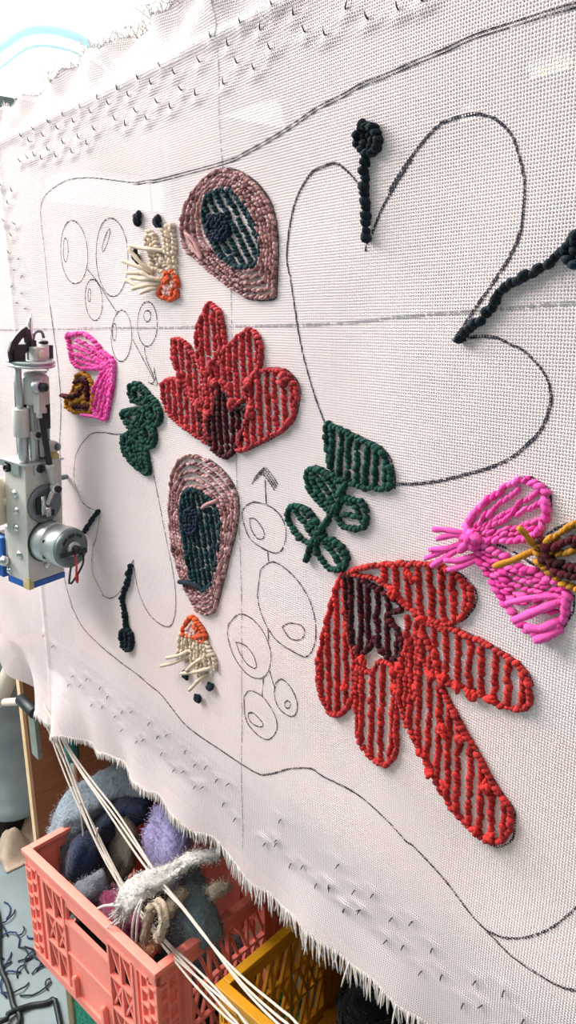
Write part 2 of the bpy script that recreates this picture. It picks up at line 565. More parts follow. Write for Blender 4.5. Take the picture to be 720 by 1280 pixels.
CL['bf1_ur2'] = [(-1004.6, -64.1), (-1048.9, -56.9), (-1102.4, -50.7)]
CL['bf1_ur3'] = [(-1010.5, -66.1), (-1056.2, -64.9), (-1098, -60.7)]
CL['bf1_low'] = [(-976.7, -58.1), (-979.1, -81.6), (-989.3, -107.3), (-1004.8, -136.8), (-1017, -143.1), (-1044.6, -135.1), (-1053.8, -119.9), (-1045.1, -103.4), (-1018.5, -81.2), (-999.3, -65.2)]
CL['bf1_lr0'] = [(-988.7, -67.2), (-1020.6, -94.1), (-1043.5, -121.7)]
CL['bf1_lr1'] = [(-985.1, -68.3), (-1012.9, -98.7), (-1035, -130.3)]
CL['bf1_lr2'] = [(-982.4, -71.9), (-1004.1, -103.3), (-1024.4, -135.9)]
CL['bf1_lr3'] = [(-980.6, -74.3), (-996, -107.8), (-1013.5, -138.9)]
CL['bf1_tail'] = [(-1022.5, -141.5), (-1051.5, -141), (-1081.9, -141.6)]
CL['bf1_body'] = [(-1082.9, -79.2), (-1056.9, -85.8), (-1048.1, -103.6), (-1056.1, -133.4), (-1087.5, -138.8), (-1132.6, -140), (-1150.6, -130.1), (-1119.9, -108.4), (-1103.3, -88.3)]
CL['bf1_m0'] = [(-1154.8, -117.7), (-1128.1, -117.2), (-1108.2, -114.4)]
CL['bf1_m1'] = [(-1104.3, -93.8), (-1084.9, -90), (-1063.8, -91.4)]
CL['bf1_m2'] = [(-1118.8, -119.3), (-1094.9, -110.8), (-1071.1, -98.5)]
CL['bf1_m3'] = [(-1111.7, -132.6), (-1085.8, -129.1), (-1061.3, -128.5)]
CL['bf1_m4'] = [(-1069.4, -89.1), (-1062.7, -101.9), (-1062, -115.2)]
CL['bf1_g0'] = [(-1099.7, -103), (-1086.3, -98.1), (-1076.8, -96.2)]
CL['bf1_g1'] = [(-1110.3, -125.6), (-1086.9, -118.4), (-1067.4, -111.6)]
CL['bf1_g2'] = [(-1130.9, -131.4), (-1116.6, -124.7), (-1103.1, -120.9)]
CL['bf1_g3'] = [(-1085, -125), (-1068.8, -119.7), (-1061.3, -121.8)]
CL['sp1_leaf0'] = [(-929.5, -88.6), (-909.4, -85), (-886.9, -95.3), (-888, -104.8), (-912.7, -111.5), (-931.4, -103.2)]
CL['sp1_leaf1'] = [(-885, -99.9), (-865.2, -107.7), (-855.5, -123.1), (-868.2, -136), (-881.7, -132.6), (-887, -116.5)]
CL['sp1_leaf2'] = [(-958, -130), (-938.9, -122.1), (-899.2, -119.9), (-900.6, -132.1), (-931.9, -146.2), (-951.8, -141.9)]
CL['sp1_leaf3'] = [(-900.6, -132.1), (-877.8, -139.4), (-874.3, -158.1), (-890.7, -169.7), (-903.8, -159.1), (-909.2, -142.6)]
CL['sp1_leaf4'] = [(-962.4, -162), (-917.4, -149.6), (-900.4, -170.9), (-894.1, -199.7), (-904.7, -207.5), (-933.8, -200.4), (-957.7, -185.8), (-961.3, -173.4)]
CL['sp1_stem'] = [(-885, -99.9), (-893.5, -112.3), (-897.6, -127), (-908.9, -140.1), (-917.8, -153.3)]
CL['eye2_out'] = [(-806.8, -170.7), (-770.7, -165.9), (-737.4, -172.3), (-714.9, -182.5), (-699.9, -196.2), (-694.1, -214), (-700.1, -245.1), (-715.7, -282.3), (-732.3, -324.3), (-752.1, -366), (-781, -376.5), (-801.5, -365.3), (-821.6, -342.5), (-838.2, -308.8), (-845.9, -269.9), (-842.3, -232.4), (-833.2, -194.9)]
CL['eye2_in'] = [(-800, -214.6), (-779, -209.6), (-759.2, -211.9), (-740.4, -219.8), (-729.3, -231.7), (-728.2, -253.9), (-737.2, -284.6), (-746.6, -319.3), (-768.1, -340.2), (-788.9, -339.8), (-801, -324.5), (-809.2, -292.7), (-814.5, -260.4), (-811.9, -229.9)]
CL['eye2_navy'] = [(-773.9, -249.1), (-776.4, -257.7), (-782.2, -264.8), (-789.7, -268.7), (-797, -268), (-802, -263.1), (-803.4, -255.1), (-800.7, -246.4), (-794.7, -239.2), (-787.2, -235.6), (-780, -236.4), (-775.2, -241.4)]
CL['eye2_dark'] = [(-821.6, -342.5), (-802.1, -338.2), (-786.1, -338.5), (-770.7, -340.9)]
CL['eye2_strand'] = [(-756.4, -227.8), (-744.3, -220.5), (-731.5, -214.8)]
CL['sp2_leaf0'] = [(-542.1, -104.8), (-529.8, -104.7), (-509.3, -109.6), (-483.2, -114.8), (-467.5, -119.7), (-456.6, -130.7), (-453, -148.4), (-457.4, -153.7), (-488.7, -157.8), (-512.1, -155.6), (-531.2, -151.2), (-538.4, -130)]
CL['sp2_leaf1'] = [(-569.9, -155.7), (-558.5, -150.2), (-536.6, -153.2), (-518.9, -164), (-520.4, -181.7), (-529.2, -190.9), (-547.4, -186.7), (-566.2, -171.9)]
CL['sp2_leaf2'] = [(-518.8, -176.4), (-501.7, -172.1), (-486.7, -175.4), (-484.1, -191.9), (-491.2, -199.5), (-511.5, -202.5), (-523.9, -194.9)]
CL['sp2_leaf3'] = [(-600.1, -201.9), (-585.9, -195.2), (-566.3, -198.1), (-551.2, -213.5), (-555, -227.5), (-570.4, -231), (-592.3, -222.2), (-600.3, -212.9)]
CL['sp2_leaf4'] = [(-547.4, -220.5), (-532.7, -219.9), (-514.8, -224.8), (-509.4, -235.1), (-514.5, -246.7), (-532.5, -251.3), (-547.4, -244.4), (-555, -232.9)]
CL['sp2_stem'] = [(-512.1, -158), (-522.2, -182), (-534.6, -197.1), (-545.5, -212.3), (-556.9, -225.3), (-570.6, -250.1)]
CL['sp2_vein0'] = [(-513.6, -176.7), (-498.2, -180), (-489.7, -193)]
CL['sp2_vein1'] = [(-590, -201.3), (-574.2, -211.6), (-558.8, -225.7)]
CL['sp2_vein2'] = [(-578, -197.7), (-562.5, -210.6), (-554.9, -222.2)]
CL['sp2_vein3'] = [(-543.7, -227.6), (-529, -234.7), (-518.1, -245)]
CL['sp2_vein4'] = [(-538.1, -223.7), (-523.6, -228.2), (-512.9, -237.2)]
CL['sp2_vein5'] = [(-560.4, -155.6), (-543.8, -168.2), (-527.5, -185.5)]
CL['sp2_vein6'] = [(-549.3, -152.6), (-532.9, -163.9), (-522.2, -177)]
CL['sp2_vein7'] = [(-564.2, -161.3), (-551.1, -174.5), (-534.6, -186.9)]
CL['sp2_vein8'] = [(-516.9, -191), (-504.8, -188.7), (-491.4, -188.5)]
CL['bf2_up'] = [(-359.1, -174.2), (-366.9, -169.4), (-355.2, -153.5), (-339.9, -138.5), (-326.9, -128.6), (-314.1, -124), (-303, -126.3), (-296.4, -130.9), (-294.5, -142.1), (-296.1, -155.6), (-305.1, -167.7), (-323.6, -173.6), (-341.2, -178.4), (-355.6, -179.8)]
CL['bf2_ur0'] = [(-357.4, -168.4), (-339.2, -148.8), (-320.9, -133.5)]
CL['bf2_ur1'] = [(-354.1, -170.4), (-329.1, -152.1), (-302.7, -130.4)]
CL['bf2_ur2'] = [(-349.9, -170.4), (-321.3, -152.3), (-298.5, -137)]
CL['bf2_ur3'] = [(-347.7, -172.6), (-320.5, -163.3), (-298.2, -151.1)]
CL['bf2_ur4'] = [(-343.5, -173.5), (-324, -168.4), (-305.6, -161)]
CL['bf2_low'] = [(-355.2, -186.1), (-338.6, -185.9), (-316.3, -192.9), (-295.4, -196.3), (-273.6, -200.6), (-270.9, -211.7), (-274.5, -230), (-287.6, -244.9), (-304.7, -243.4), (-319, -235.1), (-332.1, -220.6), (-343.3, -207.1), (-352.3, -198.3)]
CL['bf2_lr0'] = [(-348.6, -190.1), (-321.8, -197.9), (-291.4, -200.4)]
CL['bf2_lr1'] = [(-346.2, -195), (-317.4, -203.9), (-276.9, -203.2)]
CL['bf2_lr2'] = [(-343.8, -199.9), (-317, -210), (-276.4, -208.2)]
CL['bf2_lr3'] = [(-337.1, -207.3), (-320.5, -215.5), (-297.3, -217.8)]
CL['bf2_lr4'] = [(-330.5, -214.7), (-312, -223.9), (-282.3, -222)]
CL['bf2_fr0'] = [(-361, -178.3), (-375.2, -175.8), (-390.9, -176.3)]
CL['bf2_fr1'] = [(-360.9, -179.2), (-375, -179.5), (-387.1, -184.4)]
CL['bf2_fr2'] = [(-360.8, -181), (-376.6, -191.1), (-394.5, -195.6)]
CL['bf2_fr3'] = [(-360.7, -181.9), (-380.9, -194), (-398.8, -204.9)]
CL['bf2_fr4'] = [(-358.5, -183.2), (-376.3, -196.7), (-391.5, -210.3)]
CL['bf2_fr5'] = [(-354.7, -193.4), (-367.2, -200.1), (-378.2, -201.3)]
CL['bf2_fr6'] = [(-353.4, -196.8), (-362.6, -203.7), (-374.4, -209.1)]
CL['bf2_ls0'] = [(-274.7, -207.4), (-295.9, -212.9), (-317.9, -223.8)]
CL['bf2_ls1'] = [(-274.5, -210.2), (-293.1, -223.6), (-310.1, -236.3)]
CL['bf2_ls2'] = [(-274.8, -226.6), (-286.6, -235.7), (-299.4, -238)]
CL['bf2_ls3'] = [(-274.2, -233.4), (-280.8, -240), (-290.3, -246.2)]
CL['mo_gold_out'] = [(-300.1, -173), (-289, -165.9), (-281.4, -157.9), (-271.9, -151.1), (-263.5, -147), (-254.1, -145.5), (-247.9, -150.7), (-244.8, -163), (-245.2, -178.2), (-250.5, -191.1), (-259.8, -196.5), (-271.7, -197.9), (-280.3, -194.2), (-289, -190.4), (-296, -184.1), (-299.8, -177.4)]
CL['mo_m0'] = [(-295.9, -172), (-282.5, -168.4), (-267.2, -159.6), (-254.2, -153.9)]
CL['mo_m1'] = [(-291.9, -182.1), (-278.7, -188.3), (-264.6, -187.1), (-251.5, -181.7)]
CL['mo_m2'] = [(-290.1, -177.6), (-279.2, -182.9), (-265.1, -181.3), (-251, -176.8)]
CL['mo_m3'] = [(-296.2, -168.1), (-288.4, -173.2), (-287.9, -179.1)]
CL['mo_m4'] = [(-266.7, -164.3), (-257.5, -159.4), (-248.8, -160.2)]
CL['mo_g0'] = [(-287, -176.4), (-276, -173.3), (-265.3, -169.3), (-249, -167.8)]
CL['mo_ant0'] = [(-300.6, -174.1), (-301.9, -164.3), (-305.7, -156.1)]
CL['mo_ant1'] = [(-300.4, -176.6), (-312.4, -185.1), (-326.2, -192.9)]
CL['rf2_ur'] = [(-504.6, -248.8), (-472.9, -233.7), (-431.1, -220.8), (-396.6, -214.3), (-374.6, -217.8), (-360.1, -227.4), (-359.3, -239.3), (-368.9, -254.5), (-386.5, -266.4), (-409.3, -268.8), (-433.7, -261.4), (-463.8, -246.5)]
CL['rf2_right'] = [(-416.9, -276.1), (-386.3, -269.5), (-361, -269), (-333.6, -271.9), (-310.7, -277.2), (-299, -287.6), (-296.1, -304.3), (-301.6, -314.1), (-320.4, -319), (-344, -317.8), (-372.5, -319.5), (-397.2, -319.1), (-413.8, -301.7)]
CL['rf2_long'] = [(-386.5, -325.7), (-371.8, -345.6), (-357.6, -361.4), (-343.9, -374.9), (-330.1, -392), (-314.8, -405.8), (-307.2, -413.5), (-306.6, -435.2), (-313.8, -448.6), (-325.8, -456.8), (-345.5, -453.8), (-366.4, -444.4), (-383.5, -430.1), (-398.8, -412), (-414.3, -395.8), (-430.3, -374.9), (-436.4, -347.5), (-432.5, -314.6), (-414.1, -283.8), (-394.6, -300.9)]
CL['rf2_low'] = [(-493.8, -351.3), (-476.3, -347.2), (-461.8, -330.8), (-443.3, -330.6), (-438.5, -355.2), (-439.6, -380.9), (-437.6, -410.8), (-442.2, -428.7), (-450.3, -438.9), (-467.5, -442.8), (-481, -436.7), (-490.2, -426.4), (-492.8, -407.6), (-494.4, -383.2)]
CL['rf2_left'] = [(-515.1, -255), (-531.1, -290.5), (-543.9, -332.2), (-551.8, -366.2), (-550.2, -393.5), (-538.4, -412.8), (-525.2, -417.1), (-507.5, -399.7), (-493.2, -367), (-493.8, -330), (-503.5, -326), (-509.9, -280.5)]
CL['rf2_core'] = [(-509.3, -251.8), (-481.4, -253), (-442, -260.6), (-437.5, -269.3), (-454.2, -277.8), (-436.6, -296.1), (-436, -313), (-448.5, -322.8), (-464.1, -316), (-471.1, -307.7), (-479.8, -325.1), (-498.7, -328), (-506.3, -297.6)]
CL['rf2_mid'] = [(-433.3, -271.3), (-417, -272.9), (-411.8, -301.1), (-410.1, -341.2), (-425.6, -365.1), (-438.6, -359.8), (-441.9, -325.6), (-431.9, -308.2), (-441.2, -283.9)]
CL['rf2_knot0'] = [(-484.3, -334.7)]
CL['rf2_knot1'] = [(-397.2, -319.1)]
CL['rf2_knot2'] = [(-383.8, -319)]
CL['rf2_knot3'] = [(-367, -319.9)]
CL['rf2_knot4'] = [(-441.7, -332.6)]
CL['rf2_knot5'] = [(-507.8, -374.7)]
CL['rf2_knot6'] = [(-438.8, -352.7)]
CL['rf2_knot7'] = [(-411.2, -269.4)]
CL['rf2_knot8'] = [(-422.7, -230.6)]
CL['rf2_knot9'] = [(-444.3, -252.9)]
CL['rf2_knot10'] = [(-435.4, -328.5)]
CL['rf2_knot11'] = [(-350.8, -320.5)]
CL['rf2_knot12'] = [(-330.6, -315.4)]
CL['rf2_knotb0'] = [(-391.2, -419)]
CL['rf2_knotb1'] = [(-374.3, -425.2)]
CL['rf2_knotb2'] = [(-361.7, -367.3)]
CL['rf2_knotb3'] = [(-329.5, -401.7)]
CL['rf2_knotb4'] = [(-324.1, -449.6)]
CL['rf2_knotb5'] = [(-378.5, -367.8)]
CL['rf2_knotb6'] = [(-404.1, -402.8)]
CL['rf2_knotb7'] = [(-339, -452.1)]
CL['st1_head'] = [(-472.1, 142.5), (-473.2, 138.4), (-476.4, 135.5), (-481.1, 134.4), (-486.5, 135.2), (-491.4, 137.9), (-494.9, 141.9), (-496.2, 146.5), (-495.1, 150.6), (-491.7, 153.5), (-486.9, 154.5), (-481.6, 153.6), (-476.8, 150.9), (-473.4, 146.9)]
CL['st1_head2'] = [(-479.4, 143.7), (-480.9, 140.7), (-484.5, 140), (-488.2, 141.9), (-489.8, 145.4), (-488.3, 148.4), (-484.7, 149.1), (-481, 147.2)]
CL['st1_nub'] = [(-489.2, 159), (-489.7, 155.9)]
CL['st1_stem'] = [(-488.1, 133.7), (-488.9, 118.3), (-490.3, 102.9), (-488.2, 86.8), (-487.2, 66.6)]
CL['st2_stem'] = [(-381.3, -17.9), (-365.6, -5.6), (-352.8, 5.2), (-343, 19.2), (-326.8, 26.4), (-311.4, 32.3), (-298.7, 40.6), (-287.5, 48.6)]
CL['st2_head'] = [(-270.4, 41.7), (-271.1, 37.5), (-274, 34.3), (-278.4, 32.7), (-283.7, 33), (-288.6, 35.2), (-292.3, 38.9), (-293.9, 43.3), (-293.1, 47.6), (-290.1, 50.8), (-285.5, 52.3), (-280.3, 51.9), (-275.5, 49.6), (-272, 46)]
CL['st2_head2'] = [(-277.3, 42.2), (-278.4, 39.3), (-281.6, 38.3), (-285, 39.8), (-286.7, 42.8), (-285.6, 45.7), (-282.4, 46.6), (-278.9, 45.2)]
CL['st3_stem'] = [(-964.4, -358.3), (-978.3, -389), (-999.2, -419.1), (-992.5, -445.2), (-992, -466.3)]
CL['st3_head'] = [(-995.8, -469.3), (-1008.9, -479), (-1007.8, -491.3), (-1000.1, -501.4), (-981.1, -497.6), (-976.2, -475.3), (-983.9, -467.2)]
CL['st3_core'] = [(-991.5, -473.2), (-994.5, -495.8)]
CL['st4_stem'] = [(-1061.4, -291.8), (-1086.8, -310.7), (-1118.2, -335.8)]
CL['pen_border_top'] = [(-1173.5, -25.2), (-1178.7, 29.3), (-1181.5, 92.6), (-1181.6, 147.7), (-1171.6, 172.1), (-1140, 183.9), (-1076.6, 190.8), (-1013.8, 185.9), (-956.8, 176.4), (-893.2, 164.6), (-855.1, 162.1), (-824.2, 160), (-699.3, 159.8), (-657.1, 163.5), (-614, 169.7), (-582.2, 175.6), (-549, 182.7), (-518.1, 186.1), (-492.5, 189.9), (-468.3, 190.6), (-440, 192.8), (-408.5, 194.5), (-379.5, 197), (-348.2, 196.4), (-319.5, 195.9), (-300.3, 195.2), (-273.4, 192.6)]
CL['pen_border_low'] = [(-1178.2, 23.9), (-1172.6, -19), (-1169.1, -72.2), (-1170.5, -121.7), (-1178.6, -160.2), (-1192.8, -207.1), (-1190.1, -206.2), (-1204.9, -316), (-1213, -402), (-1213.3, -451.2), (-1195.8, -493.3), (-1197.3, -492.6), (-1159.7, -520.8), (-1096.6, -531), (-1022.4, -535), (-973.8, -535.4), (-928.5, -539.4), (-897.5, -541), (-868.4, -549.8), (-821.7, -562), (-739.8, -560.3), (-666.8, -556.4), (-639.5, -545.9), (-600.9, -519.9), (-565.1, -502.5), (-544.8, -502.3), (-493, -496.6), (-449.9, -503), (-419.9, -513.1), (-411.2, -513), (-372.8, -525.6), (-338.5, -542.6), (-318.4, -548.1), (-295.3, -554.3), (-270.2, -554), (-243.6, -549.6), (-219.6, -535.4)]
CL['pen_flourish'] = [(-210, -419.3), (-238.6, -465.3), (-249.4, -485.1), (-263.8, -508.1), (-282.8, -528.8), (-303.6, -543), (-322.3, -547.7)]
CL['pen_clover_big'] = [(-493.2, 97.3), (-498.5, 109.8), (-509.2, 121.1), (-526.5, 132.6), (-544.2, 133.1), (-562.6, 129.5), (-583.8, 111.9), (-595.2, 88.8), (-600.5, 62.1), (-597.8, 43.5), (-594.6, 35.7), (-580.7, -26.1), (-562.9, -72.5), (-545.1, -104.3)]
CL['pen_clover_right'] = [(-484.3, 70.4), (-473.2, 89.1), (-454.4, 109.9), (-439.1, 124.3), (-465.6, 101.3), (-445.6, 121.1), (-418.7, 140.3), (-400.8, 145.5), (-379.8, 145.2), (-361.8, 139.2), (-346.2, 125.9), (-339.7, 112.6), (-334.2, 97.7), (-332.1, 85.1), (-332, 79.4), (-333.5, 59.7), (-340.5, 43.3), (-354.2, 24.9), (-368.7, 7.3), (-386.3, -15.1), (-390.9, -20)]
CL['pen_clover_low'] = [(-380, -18.9), (-367.3, -15.9), (-349.1, -16.6), (-335.7, -21.8), (-324.6, -25.8), (-306.7, -40.8), (-299.4, -57.8), (-303.5, -78.7), (-315.7, -95.2), (-339.4, -114), (-385.6, -132.9), (-420.2, -143.3), (-450.2, -148.9)]
CL['pen_stem_tail'] = [(-489.5, 65.8), (-491.7, 55.8)]
CL['pen_cross_h'] = [(-1402, -17.9), (-1070.9, -13.6), (-841.8, -11.5), (-673.7, -9.2), (-534, -6.7), (-444, -0.7), (-362.3, 3.5), (-282.8, 7.9), (-238.4, 10.5)]
CL['pen_cross_v'] = [(-697.5, 329.5), (-697.4, 308.5), (-700.2, 161.2), (-698, 10.5), (-695.6, -154.9), (-693.3, -342.2), (-695.1, -495.1), (-694.8, -648.2), (-694.6, -685.2)]
CL['pen_grape1'] = [(-1036.5, 92.8), (-1039.2, 79.8), (-1045.8, 68), (-1055.7, 58.7), (-1068.1, 52.7), (-1081.9, 50.8), (-1095.6, 53.2), (-1107.8, 59.8), (-1117.3, 70.1), (-1123, 82.9), (-1124.2, 96.9), (-1120.9, 110.6), (-1113.4, 122.5), (-1102.7, 131.5), (-1089.9, 136.7), (-1076.3, 137.8), (-1063.2, 134.7), (-1051.8, 127.9), (-1043.1, 118), (-1037.8, 106), (-1036.5, 92.8)]
CL['pen_grape1i'] = [(-1097.9, 99.2), (-1099.4, 94.1), (-1101.5, 89.6), (-1104.1, 86), (-1106.9, 83.8), (-1109.7, 83.1), (-1112.2, 84.1), (-1114.1, 86.6), (-1115.2, 90.4), (-1115.5, 95.2), (-1114.8, 100.4), (-1113.3, 105.5), (-1111.2, 110), (-1108.6, 113.5), (-1105.7, 115.6), (-1103, 116.2), (-1100.6, 115.2), (-1098.7, 112.7), (-1097.6, 109), (-1097.3, 104.3), (-1097.9, 99.2)]
CL['pen_grape2'] = [(-923.8, 78.7), (-926.8, 63.7), (-933.6, 50.1), (-943.9, 39.3), (-956.6, 32.3), (-970.7, 29.9), (-984.6, 32.6), (-997, 40.2), (-1006.5, 52), (-1012.1, 66.8), (-1013, 82.9), (-1009.3, 98.6), (-1001.5, 112.4), (-990.4, 122.7), (-977.3, 128.7), (-963.4, 130), (-950.2, 126.5), (-938.7, 118.8), (-930.1, 107.5), (-925, 93.7), (-923.8, 78.7)]
CL['pen_grape2i'] = [(-975.5, 102.4), (-979.6, 98.2), (-983.9, 94.5), (-987.9, 91.7), (-991.2, 90), (-993.5, 89.7), (-994.6, 90.7), (-994.4, 93.1), (-992.8, 96.4), (-990, 100.4), (-986.4, 104.7), (-982.2, 108.9), (-978, 112.5), (-974.1, 115.2), (-970.8, 116.8), (-968.6, 117.1), (-967.6, 116), (-967.8, 113.8), (-969.3, 110.6), (-972, 106.6), (-975.5, 102.4)]
CL['pen_grape3'] = [(-1003.9, 26.7), (-1005.2, 18.1), (-1008.8, 10.2), (-1014.5, 3.9), (-1021.7, -0.3), (-1029.8, -2), (-1038, -0.8), (-1045.4, 3.1), (-1051.2, 9.4), (-1055, 17.4), (-1056.2, 26.3), (-1054.7, 35.2), (-1050.8, 43.2), (-1044.8, 49.5), (-1037.4, 53.4), (-1029.3, 54.7), (-1021.4, 53.2), (-1014.3, 49.2), (-1008.7, 43), (-1005.1, 35.3), (-1003.9, 26.7)]
CL['pen_grape3i'] = [(-1037.6, 33.5), (-1038.3, 30.6), (-1039.4, 27.9), (-1040.7, 25.8), (-1042.1, 24.5), (-1043.5, 24.1), (-1044.8, 24.6), (-1045.8, 26), (-1046.3, 28.1), (-1046.5, 30.8), (-1046.2, 33.7), (-1045.4, 36.6), (-1044.4, 39.2), (-1043, 41.3), (-1041.6, 42.6), (-1040.2, 43), (-1039, 42.5), (-1038, 41.1), (-1037.4, 39), (-1037.3, 36.4), (-1037.6, 33.5)]
CL['pen_grape4'] = [(-923.5, -22.3), (-926.3, -32.6), (-931.7, -42.2), (-939.2, -49.9), (-948.1, -55.1), (-957.7, -57.2), (-966.9, -55.8), (-974.8, -51.1), (-980.5, -43.5), (-983.5, -33.8), (-983.4, -23), (-980.2, -12.2), (-974.4, -2.6), (-966.5, 4.9), (-957.4, 9.6), (-948, 11.2), (-939.2, 9.4), (-931.8, 4.6), (-926.4, -2.7), (-923.6, -12), (-923.5, -22.3)]
CL['pen_grape4i'] = [(-966.9, -17.4), (-967.7, -21), (-969.1, -24.4), (-970.8, -27), (-972.8, -28.7), (-974.8, -29.4), (-976.6, -28.8), (-978.1, -27.1), (-979.1, -24.5), (-979.4, -21.2), (-979.2, -17.5), (-978.3, -13.8), (-976.9, -10.5), (-975.2, -7.9), (-973.2, -6.2), (-971.3, -5.6), (-969.4, -6.2), (-968, -7.9), (-967, -10.5), (-966.7, -13.7), (-966.9, -17.4)]
CL['pen_grape5'] = [(-857, -6.7), (-859.1, -15.2), (-863.3, -23), (-869.4, -29.3), (-876.7, -33.5), (-884.5, -35), (-892.1, -33.8), (-898.7, -29.8), (-903.6, -23.5), (-906.2, -15.5), (-906.4, -6.7), (-904, 2.1), (-899.4, 10), (-893.1, 16.1), (-885.7, 19.9), (-878, 21.1), (-870.6, 19.6), (-864.4, 15.6), (-859.8, 9.5), (-857.2, 1.8), (-857, -6.7)]
CL['pen_grape5i'] = [(-871.3, 3.2), (-872, 1.1), (-873.4, -0.8), (-875.5, -2.4), (-878.1, -3.3), (-880.9, -3.7), (-883.5, -3.3), (-885.9, -2.3), (-887.7, -0.8), (-888.7, 1.2), (-888.9, 3.4), (-888.2, 5.5), (-886.7, 7.5), (-884.6, 9), (-882, 10), (-879.2, 10.3), (-876.6, 9.9), (-874.2, 8.9), (-872.5, 7.3), (-871.5, 5.4), (-871.3, 3.2)]
CL['pen_twig1'] = [(-1041.4, 68.9), (-1013.1, 49.6), (-986.4, 26.4), (-960, 6.9)]
CL['pen_twig2'] = [(-921.5, -26.9), (-896, -52.8), (-871.2, -79.3)]
CL['pen_twig3'] = [(-891.5, -35.5), (-888.8, -51.4), (-872.8, -73.7)]
CL['pen_tip1'] = [(-870.2, -62.1), (-869.4, -71.2), (-866.3, -84.3), (-887.6, -81.4), (-876.1, -81.9), (-868.3, -73.4), (-872.1, -66.8)]
CL['pen_cloud_a'] = [(-943.2, -154.8), (-981, -161.5), (-1026, -163.8), (-1065.3, -169.5), (-1102.7, -187.6), (-1133.2, -211.4), (-1144.1, -233.4), (-1149.6, -255), (-1143, -267.3), (-1123.4, -287.4), (-1096, -292.7), (-1068.7, -293.9)]
CL['pen_cloud_b'] = [(-1061.5, -298.8), (-1081.7, -338.8), (-1099.9, -364), (-1108.7, -398.3), (-1100.6, -417.8), (-1075.4, -435.2), (-1081.4, -437.4), (-1051.1, -434.9), (-1019.9, -418), (-995.7, -393.7), (-971.1, -360), (-961, -346.8)]
CL['pen_cloud_c'] = [(-961, -346.8), (-959, -366.9), (-949.7, -394.6), (-927.2, -418.2), (-897.7, -427.3), (-868, -424.3), (-852.2, -408), (-843.8, -377.1), (-845.9, -340.5), (-860.6, -292.2), (-877.5, -238.5), (-890.2, -199)]
CL['pen_tip2a'] = [(-645.7, -165.4), (-655, -171.7), (-664.6, -180.4)]
CL['pen_tip2b'] = [(-644.4, -165.2), (-633.9, -172.6), (-624, -181.4)]
CL['pen_tip2c'] = [(-643.8, -175.6), (-642.5, -205.5)]
CL['pen_pod1'] = [(-680.3, -212.6), (-663.2, -205), (-635.7, -205.1), (-616.1, -213.3), (-607.8, -228.7), (-612.4, -247), (-623.7, -256.9), (-646.4, -257.8), (-672.2, -251.7), (-684.7, -236.1), (-687, -221.4), (-680.3, -212.6)]
CL['pen_pod1i'] = [(-673.6, -226.3), (-661.6, -225.4), (-648, -235.9), (-648.3, -244.8), (-660.1, -247.5), (-671.6, -237.9), (-673.6, -226.3)]
CL['pen_pod2'] = [(-654.3, -284), (-637.6, -271.6), (-619.5, -269.1), (-589.4, -278.8), (-566.9, -298.4), (-557.7, -324.5), (-561, -349), (-573.5, -365.4), (-595, -367), (-626.2, -362.3), (-649.1, -344.7), (-660.3, -319.7), (-654.3, -284)]
CL['pen_pod2i'] = [(-614.4, -342.9), (-601, -334), (-581.6, -330.8), (-575.4, -337.6), (-583.9, -348.6), (-601.3, -352.3), (-614.4, -342.9)]
CL['pen_pod3'] = [(-721.4, -374.2), (-699.2, -353.9), (-673.7, -350.8), (-649.7, -360.7), (-636, -381.5), (-639.1, -405.1), (-654.1, -422.3), (-681.8, -428), (-710, -414.6), (-723.4, -391.9), (-721.4, -374.2)]
CL['pen_pod3i'] = [(-706.3, -392.9), (-685.4, -390.7), (-668.1, -399.5), (-665.1, -413.3), (-681.3, -414.3), (-696.4, -406.3), (-706.3, -392.9)]
CL['pen_pod4'] = [(-691.1, -462.5), (-677.5, -448.4), (-652.4, -446.6), (-631, -461), (-626.7, -479.2), (-641.7, -499.6), (-664.2, -503), (-687.1, -492.2), (-691.1, -462.5)]
CL['pen_pod4i'] = [(-681.4, -481), (-670.9, -476.5), (-653.5, -482.7), (-656.2, -489), (-671.5, -492.4), (-681.7, -488.1), (-681.4, -481)]
CL['pen_pod5'] = [(-627.6, -418.6), (-615.8, -409.1), (-600.1, -414.1), (-589.2, -430.3), (-593.9, -446.6), (-607.5, -452.5), (-623.6, -447.9), (-630.4, -434.3), (-627.6, -418.6)]
CL['pen_pod5i'] = [(-600.9, -435.8), (-601.2, -437.4), (-602, -439.1), (-603.2, -440.7), (-604.7, -442), (-606.4, -443), (-608.1, -443.4), (-609.7, -443.4), (-610.9, -442.8), (-611.6, -441.8), (-611.9, -440.4), (-611.6, -438.8), (-610.8, -437.1), (-609.5, -435.5), (-608, -434.1), (-606.3, -433.2), (-604.6, -432.7), (-603.1, -432.8), (-601.9, -433.4), (-601.1, -434.4), (-600.9, -435.8)]
CL['pen_link1'] = [(-640.9, -259.5), (-639, -271.6)]
CL['pen_link2'] = [(-640.9, -354.6), (-639.5, -370)]
CL['pen_link3'] = [(-650, -417.5), (-653.4, -447)]
CL['pen_link4'] = [(-639.1, -405.1), (-630.1, -424.4)]
CL['pen_wing1'] = [(-367, -168.2), (-351.4, -148.4), (-334.4, -132.4), (-319.8, -122.9), (-308.8, -121.2)]
CL['pen_wing2'] = [(-349.2, -180.8), (-324.8, -183.5), (-307.1, -188.9), (-292, -193.6)]
CL['pen_wing3'] = [(-267.7, -204.9), (-266.9, -217.3), (-274, -235.1)]
CL['pen_moth'] = [(-294.4, -164.5), (-287.9, -158.1), (-278.1, -151.1)]
